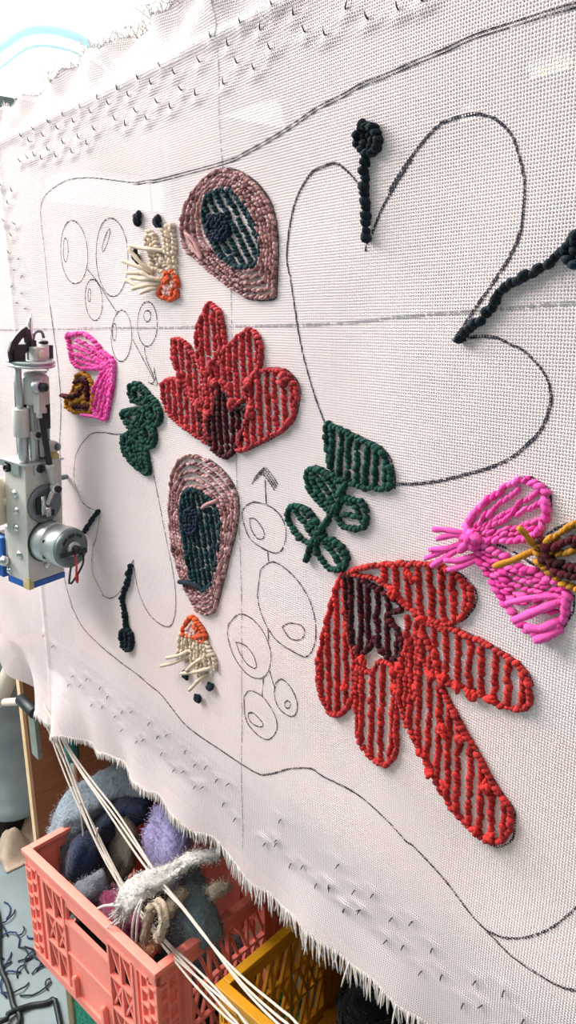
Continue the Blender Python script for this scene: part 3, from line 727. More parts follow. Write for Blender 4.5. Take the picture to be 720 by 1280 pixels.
CL['pins_top'] = [(-1114.3, 271.5), (-1167.3, 271.8), (-1087.7, 258.9), (-1216.1, 270.3), (-1190.5, 259.7), (-1138.1, 258.2), (-1065.2, 270), (-1037.7, 258.3), (-1012.6, 269.9), (-985.2, 259.9), (-962.8, 271.1), (-934.7, 259.4), (-909.3, 270.7), (-884.1, 259.1), (-856.9, 271.1), (-830.5, 259.8), (-805.7, 272.1), (-779.9, 259.6), (-766.8, 241), (-818.9, 239.5), (-791.2, 227.2), (-868.4, 239.2), (-920.7, 239.5), (-896.1, 228.2), (-843.4, 225.9), (-977.3, 237.9), (-1025.2, 236.4), (-1003, 224.5), (-1074.3, 237.8), (-1126.5, 237.5), (-1101.3, 224.7), (-1048.8, 221.8), (-1152.6, 228.9), (-1201.1, 238), (-1231.2, 237.6), (-1177.4, 238.1), (-705.5, 274.9), (-654.7, 274.9), (-605.5, 276.2), (-579.2, 262.6), (-627.8, 263.4), (-679.6, 262.6), (-730, 259.9), (-612.2, 243.8), (-664.8, 243.6), (-637.2, 231.5), (-689.2, 229.8), (-740.7, 230.4), (-563, 244.6), (-536.9, 235.9), (-512.4, 248.6), (-485.8, 234.6), (-428.3, 231), (-452.5, 232.2)]
CL['pins_bottom'] = [(-1232, -655.3), (-1208.5, -629.4), (-1148, -610.8), (-1179.2, -635.9), (-1096.4, -607.1), (-1136.2, -656.5), (-1095.9, -642.8), (-1070.6, -613.6), (-1047.3, -641), (-1021.4, -620.7), (-986.2, -605.7), (-1026.3, -656.5), (-976.1, -654.8), (-953.3, -641.3), (-931.4, -602.4), (-906.7, -614.1), (-879.2, -598.8), (-897.5, -638.3), (-863.3, -650), (-836.8, -639.5), (-829.3, -601.9), (-804, -612.2), (-775.7, -600.8), (-806.8, -648.8), (-786.6, -639.8), (-750.4, -608.9), (-722.9, -601.4), (-736.4, -637.9), (-710.1, -647.6), (-645.7, -647), (-621.8, -627.9), (-614.7, -595.1), (-512.2, -595.4), (-527.7, -631.7), (-486.6, -613), (-459, -599.1), (-501.8, -647.1), (-476.9, -631.7), (-431.6, -610.5), (-404.6, -595.7), (-438.1, -643.8), (-415, -633), (-378.2, -608.9), (-390.2, -646.7), (-365.1, -631.2), (-326.4, -607.5), (-338.5, -644), (-317.7, -628.7), (-296.1, -594.4), (-274.7, -608.4), (-645, -647.1), (-623.3, -634.1), (-595.9, -647.2), (-573, -635.1), (-549.3, -645.6), (-526.5, -635.1), (-501.7, -647), (-477.8, -633.5)]
CL['pins_left'] = [(-1317.5, 214.1), (-1278.8, 200.8), (-1300.9, 184.9), (-1318.6, 158.1), (-1276.2, 150.7), (-1298.3, 134.1), (-1314.6, 107.9), (-1278.7, 97.9), (-1301.8, 81.6), (-1270.4, 70.9), (-1314.8, 56), (-1278.5, 43.3), (-1304.2, 28.5), (-1267.5, 18.8), (-1330.3, -588.5), (-1288.3, -597.8)]
CL['strip_low'] = [(-1234.7, -631.9), (-1012.4, -599.1), (-601.5, -557.8), (-253.8, -590)]
CL['flap_low'] = [(-1586, -667.7), (-1585.3, -715.5), (-1520.7, -739.9), (-1419, -774.5), (-1298.2, -767.5), (-1205.9, -751.6), (-1047.3, -732.4), (-914.6, -719.3), (-802.3, -718), (-705.1, -722.1), (-619.9, -723.3), (-544.6, -708.1), (-477.9, -707.7), (-418.1, -709.4)]
CL['flap_top'] = [(-1298.2, 330.3), (-1190.7, 324.4), (-1111.4, 326.4), (-1007.7, 331.9), (-951.6, 327.5), (-898.8, 331.7), (-806.5, 331.5), (-742.6, 327.1)]
CL = {k: np.array(v, float) / 1000.0 for k, v in CL.items()}

# ------------------------------------------------------------------ the room (structure)


def slab(name, x0, x1, y0, y1, z0, z1, mat, parent=None):
    mb = MB()
    box(mb, x0, x1, y0, y1, z0, z1)
    o = mb.build(name, mat, parent, smooth=False)
    if parent is None:
        o['kind'] = 'structure'
    return o


XR, YF, YB = 3.2, -4.2, 4.2
slab('floor', WX - 0.2, XR + 0.2, YF - 0.2, YB + 0.2, FLOOR - 0.2, FLOOR, M['floor'])
slab('ceiling', WX - 0.2, XR + 0.2, YF - 0.2, YB + 0.2, CEIL, CEIL + 0.2, M['wall'])
slab('wall_back', WX - 0.2, XR + 0.2, YB, YB + 0.2, FLOOR, CEIL, M['wall_dark'])
slab('wall_front', WX - 0.2, XR + 0.2, YF - 0.2, YF, FLOOR, CEIL, M['wall_grey'])
slab('wall_right', XR, XR + 0.2, YF, YB, FLOOR, CEIL, M['wall_dark'])
# window wall, with one long high opening and two small ones
wins = [(-3.9, 1.90, 0.93, 2.62), (1.02, 1.75, 0.52, 0.70), (1.98, 2.66, 1.02, 1.22)]
ys = sorted({YF, YB, *[w[0] for w in wins], *[w[1] for w in wins]})
zs = sorted({FLOOR, CEIL, *[w[2] for w in wins], *[w[3] for w in wins]})
mb = MB()
for i in range(len(ys) - 1):
    for j in range(len(zs) - 1):
        cy, cz = (ys[i] + ys[i + 1]) / 2, (zs[j] + zs[j + 1]) / 2
        if not any(w[0] < cy < w[1] and w[2] < cz < w[3] for w in wins):
            box(mb, WX - 0.2, WX, ys[i], ys[i + 1], zs[j], zs[j + 1])
mb.build('wall_left', M['wall_grey'], smooth=False, kind='structure')
for i, (y0, y1, z0, z1) in enumerate(wins):
    t = 0.03 if i == 0 else 0.015
    mb = MB()
    x0, x1 = WX - 0.17, WX - 0.12
    box(mb, x0, x1, y0, y1, z0, z0 + t)
    box(mb, x0, x1, y0, y1, z1 - t, z1)
    box(mb, x0, x1, y0, y0 + t, z0 + t, z1 - t)
    box(mb, x0, x1, y1 - t, y1, z0 + t, z1 - t)
    cuts = [-2.3, -0.6, 0.62] if i == 0 else []
    for c in cuts:
        box(mb, x0, x1, c - 0.02, c + 0.02, z0 + t, z1 - t)
    w = mb.build('window_%d' % (i + 1), M['frame_white'], smooth=False, kind='structure')
    edges = [y0 + t] + cuts + [y1 - t]
    for k in range(len(edges) - 1):
        g = MB()
        box(g, x0 + 0.02, x0 + 0.026, edges[k] + (0.02 if k else 0), edges[k + 1] - (0.02 if k < len(edges) - 2 else 0), z0 + t, z1 - t)
        g.build('pane', M['glass'], w, smooth=False)

# fixtures added for the unseen fill lights, then the hanging lamps
for lx, ly, lab in ((0.6, -1.6, 'long white fill lamp added above the right end of the cloth, out of the picture'), (-1.9, -1.8, 'long white fill lamp added near the window wall, out of the picture')):
    root = empty('fill_lamp', (lx, ly, CEIL))
    tag(root, lab, 'lamp', 'added fill lamps')
    mb = MB()
    box(mb, -0.64, 0.64, -0.18, 0.18, -0.05, 0)
    mb.build('housing', M['frame_white'], root, smooth=False)
    mb = MB()
    box(mb, -0.6, 0.6, -0.15, 0.15, -0.06, -0.05)
    mb.build('diffuser', M['fill_white'], root, smooth=False)
for (lx, ly, lz), mat, lab, sx in (((-2.45, 3.4, 1.25), 'lamp_warm', 'warm yellow strip lamp glowing through the upper right of the cloth', 0.2), ((-2.95, 3.4, 1.12), 'lamp_faint', 'small white lamp glowing faintly through the cloth near the top right', 0.08)):
    root = empty('hanging_lamp', (lx, ly, lz))
    tag(root, lab, 'lamp')
    mb = MB()
    box(mb, -sx * 0.62, sx * 0.62, -0.05, 0.05, 0.0, 0.05)
    mb.build('housing', M['frame_white'], root, smooth=False)
    mb = MB()
    box(mb, -sx * 0.5, sx * 0.5, -0.06, -0.02, -0.03, 0.0)
    mb.build('tube', M[mat], root, smooth=False)
    mb = MB()
    rod(mb, (0, 0, 0.05), (0, 0, CEIL - lz), 0.006, 6)
    mb.build('cable', M['grey_wire'], root)

# ------------------------------------------------------------------ tufting frame and workbench
FX0, FX1, FZ0, FZ1 = -1.322, 0.165, -0.655, 0.277
frame = empty('tufting_easel', (-0.55, 0.02, FZ0))
tag(frame, 'dark wooden easel bars behind the stretched cloth, wire pins poking through its edges', 'easel')


def fbar(name, x0, x1, y0, y1, z0, z1):
    mb = MB()
    box(mb, x0 + 0.55, x1 + 0.55, y0 - 0.02, y1 - 0.02, z0 - FZ0, z1 - FZ0)
    return mb.build(name, M['pine'], frame, smooth=False, bevel=0.002)


BW = 0.064
fbar('top_bar', FX0, FX1, 0.005, 0.03, FZ1 - BW, FZ1 - 0.001)
fbar('bottom_bar', FX0, FX1, 0.005, 0.03, FZ0, FZ0 + BW)
fbar('side_bar', FX0, FX0 + BW, 0.005, 0.03, FZ0 + BW + 0.001, FZ1 - BW - 0.001)
fbar('side_bar', FX1 - BW, FX1, 0.005, 0.03, FZ0 + BW + 0.001, FZ1 - BW - 0.001)
fbar('foot_rail', -1.46, 0.15, 0.012, 0.05, -0.715, FZ0 - 0.001)

bench = empty('workbench', (-0.85, 0.3, FLOOR))
tag(bench, 'brown board workbench with a pale front edge below the left corner of the cloth', 'workbench')


def bpart(name, x0, x1, y0, y1, z0, z1, mat):
    mb = MB()
    box(mb, x0 + 0.85, x1 + 0.85, y0 - 0.3, y1 - 0.3, z0 - FLOOR, z1 - FLOOR)
    return mb.build(name, M[mat], bench, smooth=False)


bpart('tabletop', -1.64, 0.16, 0.034, 0.62, -0.742, -0.7155, 'ply_face')
bpart('side_board', -1.612, -1.594, 0.036, 0.13, FLOOR, -0.743, 'ply_face')
tag(bpart('edge_strip', -1.613, -1.593, 0.028, 0.0355, FLOOR, -0.743, 'ply_edge'), 'pale light wood edge strip')
bpart('side_board', -1.612, -1.594, 0.145, 0.395, FLOOR, -0.743, 'ply_face')
bpart('side_board', 0.12, 0.14, 0.04, 0.5, FLOOR, -0.743, 'ply_face')
bpart('back_board', -1.62, 0.118, 0.40, 0.42, FLOOR, -0.743, 'ply_face')

# ------------------------------------------------------------------ the cloth
fl_x = CL['flap_low'][:, 0]
fl_z = CL['flap_low'][:, 1]
o_ = np.argsort(fl_x)
fl_x, fl_z = fl_x[o_], fl_z[o_]
ft_x, ft_z = CL['flap_top'][:, 0], CL['flap_top'][:, 1]
pins_all = np.vstack([CL['pins_top'], CL['pins_bottom'], CL['pins_left']])


def zbot(x):
    return np.interp(x, fl_x, fl_z) + 0.003 * np.sin(x * 40) + 0.002 * np.sin(x * 97 + 1)


def ztop(x):
    return np.interp(x, ft_x, ft_z) + 0.004 * np.sin(x * 31) + 0.003 * np.sin(x * 83 + 2)


def sst(a, b, x):
    t = np.clip((x - a) / (b - a), 0, 1)
    return t * t * (3 - 2 * t)


def ysurf(x, z):
    """relief of the cloth: stretched flat on the frame, loose past its edges, tented over the pins"""
    x = np.asarray(x, float)
    z = np.asarray(z, float)
    inner = sst(0.0, 0.12, z - (FZ0 + BW)) * sst(0.0, 0.12, (FZ1 - BW) - z) * sst(0.0, 0.12, x - (FX0 + BW))
    y = 0.006 * inner + 0.0012 * inner * np.sin(x * 7 + z * 5) + 0.0008 * np.sin(x * 23 - z * 17) * inner
    t = np.maximum(z - FZ1, 0)                                     # top flap leans back and ruffles
    y = y + t * 0.10 + t * (0.16 * np.sin(x * 21 + 22 * t) + 0.13 * np.sin(x * 47 + 1.3 - 40 * t) + 0.05 * np.sin(x * 110 + z * 60))
    y = y - 0.004 * np.exp(-((z - FZ1) / 0.006) ** 2)
    b = np.maximum(FZ0 - z, 0)                                     # bottom flap hangs, with soft folds
    y = y - b * 0.10 + b * (0.10 * np.sin(x * 17 + 1) + 0.07 * np.sin(x * 45 + z * 20)) * (1 + 1.2 * sst(-1.0, -1.4, x))
    l = np.maximum(FX0 - x, 0)                                     # left flap folds a little back
    y = y - l * 0.02 + l * (0.035 * np.sin(z * 13) + 0.02 * np.sin(z * 31 + x * 20))
    y = y - 0.003 * np.exp(-((x - FX0) / 0.008) ** 2)
    return y


NX, NZ = 470, 300
gx = np.linspace(-1.66, 0.20, NX)
gs = np.linspace(0, 1, NZ)
GX = np.repeat(gx[:, None], NZ, 1)
GZ = zbot(gx)[:, None] * (1 - gs)[None, :] + ztop(gx)[:, None] * gs[None, :]
GY = ysurf(GX, GZ)
for px, pz in pins_all:                                            # tents and scallops at the pins
    ii = np.where(np.abs(gx - px) < 0.04)[0]
    if len(ii):
        dx = GX[ii] - px
        dz = GZ[ii] - pz
        sg = 1 if pz > 0.1 else -1
        GY[ii] -= (0.0022 if sg > 0 else 0.0010) * np.exp(-(dx / 0.005) ** 2 - (dz / 0.005) ** 2) + (0.0024 if sg > 0 else 0.0013) * np.exp(-(dx / 0.019) ** 2 - ((sg * dz - 16 * dx * dx + 0.006) / 0.0030) ** 2)
cloth = empty('tufted_cloth', (0, 0, 0))
tag(cloth, 'white open-weave cloth stretched upright, stitched with red flowers, green leaves and pink moths', 'tufted cloth')
mb = MB()
idx = np.arange(NX * NZ).reshape(NX, NZ)
q = np.stack([idx[:-1, :-1], idx[1:, :-1], idx[1:, 1:], idx[:-1, 1:]], -1).reshape(-1, 4)
mb.add(np.stack([GX, GY, GZ], -1).reshape(-1, 3), q.tolist())
mb.build('fabric', M['cloth'], cloth)

# frayed edges: real threads, too fine to pick apart
mb = MB()
for x in np.arange(-1.45, 0.19, 0.0027):
    x += random.uniform(-0.0006, 0.0006)
    z0 = float(zbot(x))
    L = float(np.interp(x, [-1.45, -1.25, -1.0, -0.85, -0.7, -0.5, 0.2], [0.008, 0.009, 0.011, 0.014, 0.019, 0.025, 0.026])) * random.uniform(0.65, 1.15)
    y0 = float(ysurf(x, z0))
    dx, dy = random.gauss(0.10, 0.12), random.gauss(-0.02, 0.18)
    c = random.gauss(0, 0.10)
    P = [(x + dx * L * t + c * L * t * t, y0 + dy * L * t, z0 + 0.004 - (L + 0.004) * t) for t in (0, .25, .5, .75, 1)]
    tube(mb, P, [.0011, .0012, .0012, .0011, .0007], 4)
mb.build('bottom_fringe', M['fringe'], cloth, kind='stuff')
mb = MB()
for x in np.arange(-1.30, 0.19, 0.0034):
    z0 = float(ztop(x))
    y0 = float(ysurf(x, z0))
    L = random.uniform(0.004, 0.018) * (0.5 if x < -1.05 else 1.0)
    dx, dy = random.gauss(-0.3, 0.5), random.gauss(0, 0.5)
    P = [(x + dx * L * t, y0 + dy * L * t, z0 - 0.002 + (L + .002) * t * (1 - .25 * t)) for t in (0, .35, .7, 1)]
    tube(mb, P, [.0007, .0007, .0006, .0004], 3)
for k in range(26):                                                # threads pulled loose along the torn edge
    x = random.uniform(-1.15, -0.72)
    z0 = float(ztop(x))
    w = random.uniform(0.02, 0.06)
    P = [(x + w * t + 0.006 * math.sin(9 * t + k), float(ysurf(x + w * t, z0)) - 0.006 - 0.006 * math.sin(3 * t), z0 + random.uniform(-.008, .0) + 0.010 * math.sin(math.pi * t)) for t in np.linspace(0, 1, 9)]
    tube(mb, P, .0005, 3)
mb.build('top_fray', M['fringe'], cloth, kind='stuff')

# tack pins of the frame, coming through the weave
pin_mesh = None
for px, pz in pins_all:
    s = 1.0
    if pin_mesh is None:
        mb = MB()
        tube(mb, [(0, 0.010, 0), (0, -0.001, 0.0), (0.0004, -0.0036, 0.0012), (0.0010, -0.0056, 0.0055), (0.0014, -0.0062, 0.0085)], [.0012, .0012, .0011, .0009, .0004], 5)
        o = mb.build('tack_pin', M['pin'], frame)
        pin_mesh = o.data
    else:
        o = link(bpy.data.objects.new('tack_pin', pin_mesh), frame)
    o.scale = (.75, .8, .75) if pz > .1 else (.65, .75, .6)
    o.location = (px + 0.55, -0.02 + float(ysurf(px, pz)) * 0.5, pz - FZ0)
    o.rotation_euler = (random.gauss(0, .15), (0.0 if pz > 0.1 else math.pi if pz < -.55 else 2.0) + random.gauss(0, .3), 0)

# ------------------------------------------------------------------ pen drawing on the cloth


def ribbon(mb, path, w, lift=0.0006, jit=0.0002):
    P = smooth_path(path, 0.003)
    T = np.gradient(P, axis=0)
    T /= np.linalg.norm(T, axis=1)[:, None] + 1e-9
    N = np.stack([-T[:, 1], T[:, 0]], 1)
    ww = w * (0.5 + 0.08 * rng.standard_normal(len(P)))
    A, B = P + N * ww[:, None], P - N * ww[:, None]
    v = np.empty((2 * len(P), 3))
    for k, Q in ((0, A), (1, B)):
        v[k::2, 0] = Q[:, 0]
        v[k::2, 2] = Q[:, 1]
        v[k::2, 1] = ysurf(Q[:, 0], Q[:, 1]) - lift
    mb.add(v, [(2 * i, 2 * i + 1, 2 * i + 3, 2 * i + 2) for i in range(len(P) - 1)])


for k, pts in CL.items():
    if not k.startswith('pen_'):
        continue
    mb = MB()
    big = any(s in k for s in ('border', 'clover', 'flourish', 'wing', 'moth', 'stem'))
    if 'cross' in k:
        ribbon(mb, pts, 0.0032 if k.endswith('h') else 0.0024)
        mb.build('faint_guide_line', M['faint_ink'], cloth)
        continue
    if k == 'pen_border_top':
        ribbon(mb, pts, 0.0014)
        p2 = pts.copy()
        p2[len(p2) // 3:, 1] -= 0.0028
        ribbon(mb, p2[len(p2) // 3:], 0.0014)
    elif 'tip2a' in k or 'tip2b' in k:
        for d in (-.004, -.0013, .0013, .004):
            ribbon(mb, pts + np.array([d * .7, d]), 0.0022)
    else:
        ribbon(mb, pts, 0.0022 if big else 0.0018)
        if 'clover' in k:
            ribbon(mb, pts + np.array([0.0011, -0.0011]), 0.0012)
    mb.build('drawn_line', M['ink'], cloth)
for k, f, i0, i1 in (('rf2_right', 1.04, .0, .45), ('rf2_long', 1.05, .0, .5), ('rf2_ur', 1.05, .1, .75), ('rf2_left', 1.04, .2, .8), ('rf1_right', 1.05, 0, .6), ('bf2_up', 1.05, .1, .6), ('sp2_leaf0', 1.08, .1, .5), ('sp2_leaf1', 1.1, .1, .4), ('sp2_leaf3', 1.1, .1, .4), ('eye1_out', 1.03, 0, .5), ('eye2_out', 1.02, .1, .5), ('iv2_base', 1.1, .1, .5)):
    Q_ = smooth_path(CL[k], 0.004, True)[:-1]
    c_ = Q_.mean(0)
    Q_ = c_ + (Q_ - c_) * f
    mb = MB()
    ribbon(mb, Q_[int(len(Q_) * i0):max(int(len(Q_) * i1), int(len(Q_) * i0) + 4)], 0.0022)
    mb.build('drawn_line', M['ink'], cloth)

# ------------------------------------------------------------------ stitching
# one loop of yarn, as an egg lying on the cloth
_b, _bf = [], []
_nr, _ns = 6, 8
for i in range(_nr + 1):
    th = math.pi * i / _nr
    for j in range(_ns):
        ph = 2 * math.pi * j / _ns
        _b.append((math.cos(th), math.sin(th) * math.cos(ph), math.sin(th) * math.sin(ph)))
for i in range(_nr):
    for j in range(_ns):
        k = (j + 1) % _ns
        _bf.append((i * _ns + j, i * _ns + k, (i + 1) * _ns + k, (i + 1) * _ns + j))
LOOP = np.array(_b)


def loop(mb, x, z, tx, tz, L, W, H, lift=0.0):
    """a loop of yarn at (x, z), lying along (tx, tz)"""
    t = np.array([tx, 0, tz])
    s = np.array([-tz, 0, tx])
    b = LOOP * (1 + 0.08 * rng.standard_normal((len(LOOP), 1)))
    y = float(ysurf(x, z)) - H * 0.55 - lift
    v = np.array([x, y, z]) + b[:, :1] * t * L + b[:, 1:2] * s * W + b[:, 2:3] * np.array([0, -1.0, 0]) * H
    mb.add(v, _bf)


def stitch(mb, path, w=0.0085, p=0.0051, h=0.0042, closed=False, lean=30, lift=0.0, jit=0.0006):
    P = smooth_path(path, p, closed)
    if closed:
        P = P[:-1]
    T = np.gradient(P, axis=0) if len(P) > 1 else np.array([[0, -1.0]])
    T /= np.linalg.norm(T, axis=1)[:, None] + 1e-9
    for i, (pt, t) in enumerate(zip(P, T)):
        a = R(lean + rng.normal(0, 6))
        c, s = math.cos(a), math.sin(a)
        tx, tz = t[0] * c - t[1] * s, t[0] * s + t[1] * c
        k = 1 + rng.normal(0, 0.08)
        loop(mb, pt[0] + rng.normal(0, jit), pt[1] + rng.normal(0, jit), tx, tz, p * 0.72 * k, w * 0.33 * k, h * k, lift + abs(rng.normal(0, 0.0006)))


def fill(poly, ang, spacing, inset=0.003, phase=0.5):
    """parallel rows clipped to a closed outline"""
    Q = smooth_path(poly, 0.003, True)
    a = R(ang)
    d = np.array([math.cos(a), math.sin(a)])
    n = np.array([-d[1], d[0]])
    u, v = Q @ d, Q @ n
    rows = []
    k = v.min() + spacing * phase
    while k < v.max() - 0.001:
        cr = []
        for i in range(len(Q) - 1):
            if (v[i] - k) * (v[i + 1] - k) < 0:
                cr.append(u[i] + (u[i + 1] - u[i]) * (k - v[i]) / (v[i + 1] - v[i]))
        cr.sort()
        for j in range(0, len(cr) - 1, 2):
            lo, hi = cr[j] + inset, cr[j + 1] - inset
            if hi - lo > 0.006:
                rows.append([d * lo + n * k, d * (lo + hi) / 2 + n * (k + rng.normal(0, 0.0006)), d * hi + n * k])
        k += spacing * (1 + rng.normal(0, 0.04))
    return rows


def strand(mb, path, r=0.0022, up=0.006, tip=0.010, n=7):
    """loose end of yarn rising off the cloth from its first point"""
    P = smooth_path(path, 0.004)
    m = len(P)
    t = np.linspace(0, 1, m)
    y = ysurf(P[:, 0], P[:, 1]) - up * np.sin(np.minimum(t * 2, 1) * math.pi / 2) - (tip - up) * t * t - 0.002
    pts = np.stack([P[:, 0], y, P[:, 1]], 1)
    rr = r * (1 + 0.12 * np.sin(t * m * 1.3 + rng.random() * 6))
    rr[-1] *= 0.8
    tube(mb, pts, rr, n)


def knot(mb, pt, s, n=5, lift=0.0):
    for k in range(n):
        a = rng.random() * 6.28
        loop(mb, pt[0] + rng.normal(0, s * 0.35), pt[1] + rng.normal(0, s * 0.35), math.cos(a), math.sin(a), s * 0.75, s * 0.42, s * 0.5, lift + rng.random() * s * 0.5)


def motif(name, label):
    o = empty(name, (0, 0, 0), 0, cloth)
    tag(o, label)
    return o


def outlined(root, name, keys, mat, ang, sp, outline=True, w=0.0085, p=0.0051, h=0.0042, inset=0.004, phase=0.55):
    out = []
    for k in keys if isinstance(keys, (list, tuple)) else [keys]:
        mb = MB()
        if outline:
            stitch(mb, CL[k], w, p, h, True)
        for r_ in fill(CL[k], ang, sp, inset, phase):
            stitch(mb, r_, w, p, h)
        out.append(mb.build(name, mat, root))
    return out


def ring_between(kin, kout, t):
    A, B = smooth_path(CL[kin], 0.003, True), smooth_path(CL[kout], 0.003, True)
    c = A[:-1].mean(0)

    def radial(Q):
        ang = np.arctan2(Q[:, 1] - c[1], Q[:, 0] - c[0])
        rad = np.hypot(Q[:, 0] - c[0], Q[:, 1] - c[1])
        o = np.argsort(ang)
        return ang[o], rad[o]
    th = np.linspace(-math.pi, math.pi, 90, endpoint=False)
    aa, ra = radial(A)
    ab, rb = radial(B)
    r = np.interp(th, aa, ra, period=2 * math.pi) * (1 - t) + np.interp(th, ab, rb, period=2 * math.pi) * t
    return np.stack([c[0] + r * np.cos(th), c[1] + r * np.sin(th)], 1)


def smaller(k, f):
    Q = smooth_path(CL[k], 0.004, True)[:-1]
    c = Q.mean(0)
    return c + (Q - c) * f


# large red flower
f2 = motif('tufted_flower', 'large red five-petalled flower with a maroon heart, low on the cloth')
outlined(f2, 'petal', 'rf2_ur', M['red'], 97, 0.0132)
outlined(f2, 'petal', 'rf2_right', M['red'], 92, 0.0135)
outlined(f2, 'petal', 'rf2_long', M['red'], 91, 0.0122)
outlined(f2, 'petal', 'rf2_low', M['red'], 90, 0.0140)
outlined(f2, 'petal', 'rf2_left', M['red'], 91, 0.0125)
tag(outlined(f2, 'heart', 'rf2_core', M['maroon'], 91, 0.0125)[0], 'dark maroon heart of the flower')
outlined(f2, 'middle', 'rf2_mid', M['red'], 90, 0.0125, outline=False)
for k in CL:
    if k.startswith('rf2_knot'):
        mb = MB()
        knot(mb, CL[k][0], 0.006, 5, 0.003)
        mb.build('raised_loop', M['bright_red'], f2)

# smaller red flower
f1 = motif('tufted_flower', 'smaller coral red flower with a dark heart, upper middle of the cloth')
for k in ('rf1_top', 'rf1_ul', 'rf1_left', 'rf1_ur', 'rf1_right'):
    outlined(f1, 'petal', k, M['coral_red'], 93, 0.0135, w=0.0080, p=0.0056)
outlined(f1, 'middle', 'rf1_mid', M['coral_red'], 93, 0.0120, outline=False)
tag(outlined(f1, 'heart', 'rf1_core', M['maroon'], 93, 0.0120, p=0.0062)[0], 'dark maroon heart of the flower')
for k in CL:
    if k.startswith('rf1_knot'):
        mb = MB()
        knot(mb, CL[k][0], 0.0075, 6, 0.003)
        mb.build('raised_loop', M['coral_red'], f1)

# two eyes
for e, lab, ang, ph in (('eye1', 'rounded mauve eye with a dark teal middle near the top of the cloth', -52, .3), ('eye2', 'long mauve eye with a dark teal middle below the smaller red flower', -80, .2)):
    er = motif('tufted_eye', lab)
    for t in (0.10, 0.31, 0.53, 0.75, 0.97):
        mb = MB()
        rg = ring_between(e + '_in', e + '_out', t)
        stitch(mb, rg, 0.0064, 0.0046, 0.0036, True, lean=22, jit=0.0006)
        mb.build('yarn_ring', M['mauve'], er)
    mb = MB()
    stitch(mb, CL[e + '_in'], 0.0095, 0.0055, 0.0042, True)
    for r_ in fill(CL[e + '_in'], ang, 0.0118 if e == 'eye1' else 0.0112, 0.004, ph):
        stitch(mb, r_, 0.0080, 0.0052, 0.004)
    tag(mb.build('iris', M['teal'], er), 'dark teal iris with pale gaps')
    mb = MB()
    for f in (1.0, 0.65, 0.25):
        stitch(mb, smaller(e + '_navy', f), 0.008, 0.0055, 0.0050, True, lift=0.001)
    tag(mb.build('pupil', M['navy'], er), 'navy blue pupil')
    mb = MB()
    if e == 'eye1':
        strand(mb, CL['eye1_loop'], 0.0024, 0.004, 0.005)
        mb.build('loose_yarn', M['mauve'], er)
    else:
        strand(mb, CL['eye2_dark'][::-1], 0.0032, 0.005, 0.006)
        mb.build('loose_yarn', M['ink_yarn'], er)
        mb = MB()
        strand(mb, CL['eye2_strand'][::-1], 0.0026, 0.006, 0.008)
        mb.build('loose_yarn', M['mauve'], er)

# ivory shaving-brush tufts and their black dots
for e, nr, ns, lab in (('iv1', 10, 9, 'ivory tasselled tuft with an orange base left of the rounded eye'), ('iv2', 10, 5, 'ivory tasselled tuft with an orange top below the long eye')):
    tr_ = motif('tufted_tassel', lab)
    mb = MB()
    for i in range(nr):
        stitch(mb, CL['%s_row%d' % (e, i)], 0.0075, 0.0055, 0.0045)
    mb.build('rows', M['ivory'], tr_)
    for i in range(ns):
        mb = MB()
        strand(mb, CL['%s_strand%d' % (e, i)], 0.0026, 0.010, 0.016)
        mb.build('loose_strand', M['ivory'], tr_)
    mb = MB()
    stitch(mb, CL[e + '_base'], 0.0085, 0.0055, 0.0045, True)
    tag(mb.build('base', M['orange'], tr_), 'orange yarn base')
    mb = MB()
    for f in (0.55, 0.2):
        stitch(mb, smaller(e + '_base', f), 0.009, 0.006, 0.004, True)
    tag(mb.build('base_filling', M['rose'], tr_), 'pale rose filling with orange flecks')
    mb = MB()
    for k in range(5):
        p_ = smaller(e + '_base', 0.6)[int(rng.integers(0, 8)) * 2]
        knot(mb, p_, 0.006, 3, 0.002)
    mb.build('flecks', M['orange'], tr_)
    dots = motif('tufted_dots', 'three black yarn dots beside the ivory tuft' if e == 'iv1' else 'three black yarn dots under the lower ivory tuft')
    for i in range(3):
        mb = MB()
        k = 'dot%s_%d' % (e[2], i)
        knot(mb, CL[k][0], 0.0075, 9, 0.001)
        mb.build('dot', M['ink_yarn'], dots)

# leaf sprigs
s1 = motif('tufted_sprig', 'small bottle green sprig of leaves beside the pink moth and the coral red flower')
for i in range(5):
    mb = MB()
    stitch(mb, CL['sp1_leaf%d' % i], 0.0095, 0.006, 0.005, True)
    stitch(mb, smaller('sp1_leaf%d' % i, 0.55), 0.010, 0.006, 0.005, True)
    if i == 4:
        for r_ in fill(CL['sp1_leaf4'], -70, 0.012):
            stitch(mb, r_, 0.0095, 0.006, 0.0045)
    mb.build('leaf', M['green'], s1)
mb = MB()
stitch(mb, CL['sp1_stem'], 0.009, 0.006, 0.005)
mb.build('stem', M['green'], s1)
s2 = motif('tufted_sprig', 'larger dark green sprig of leaves at the right of the drawn pods')
outlined(s2, 'leaf', 'sp2_leaf0', M['green'], 88, 0.0125, w=0.009)
for i in range(1, 5):
    mb = MB()
    stitch(mb, CL['sp2_leaf%d' % i], 0.0092, 0.0055, 0.0046, True)
    mb.build('leaf', M['green'], s2)
for i in range(9):
    mb = MB()
    stitch(mb, CL['sp2_vein%d' % i], 0.0080, 0.0055, 0.0040)
    mb.build('leaf_row', M['green'], s2)
mb = MB()
stitch(mb, CL['sp2_stem'], 0.0095, 0.0055, 0.0052, lift=0.001)
mb.build('stem', M['green'], s2)

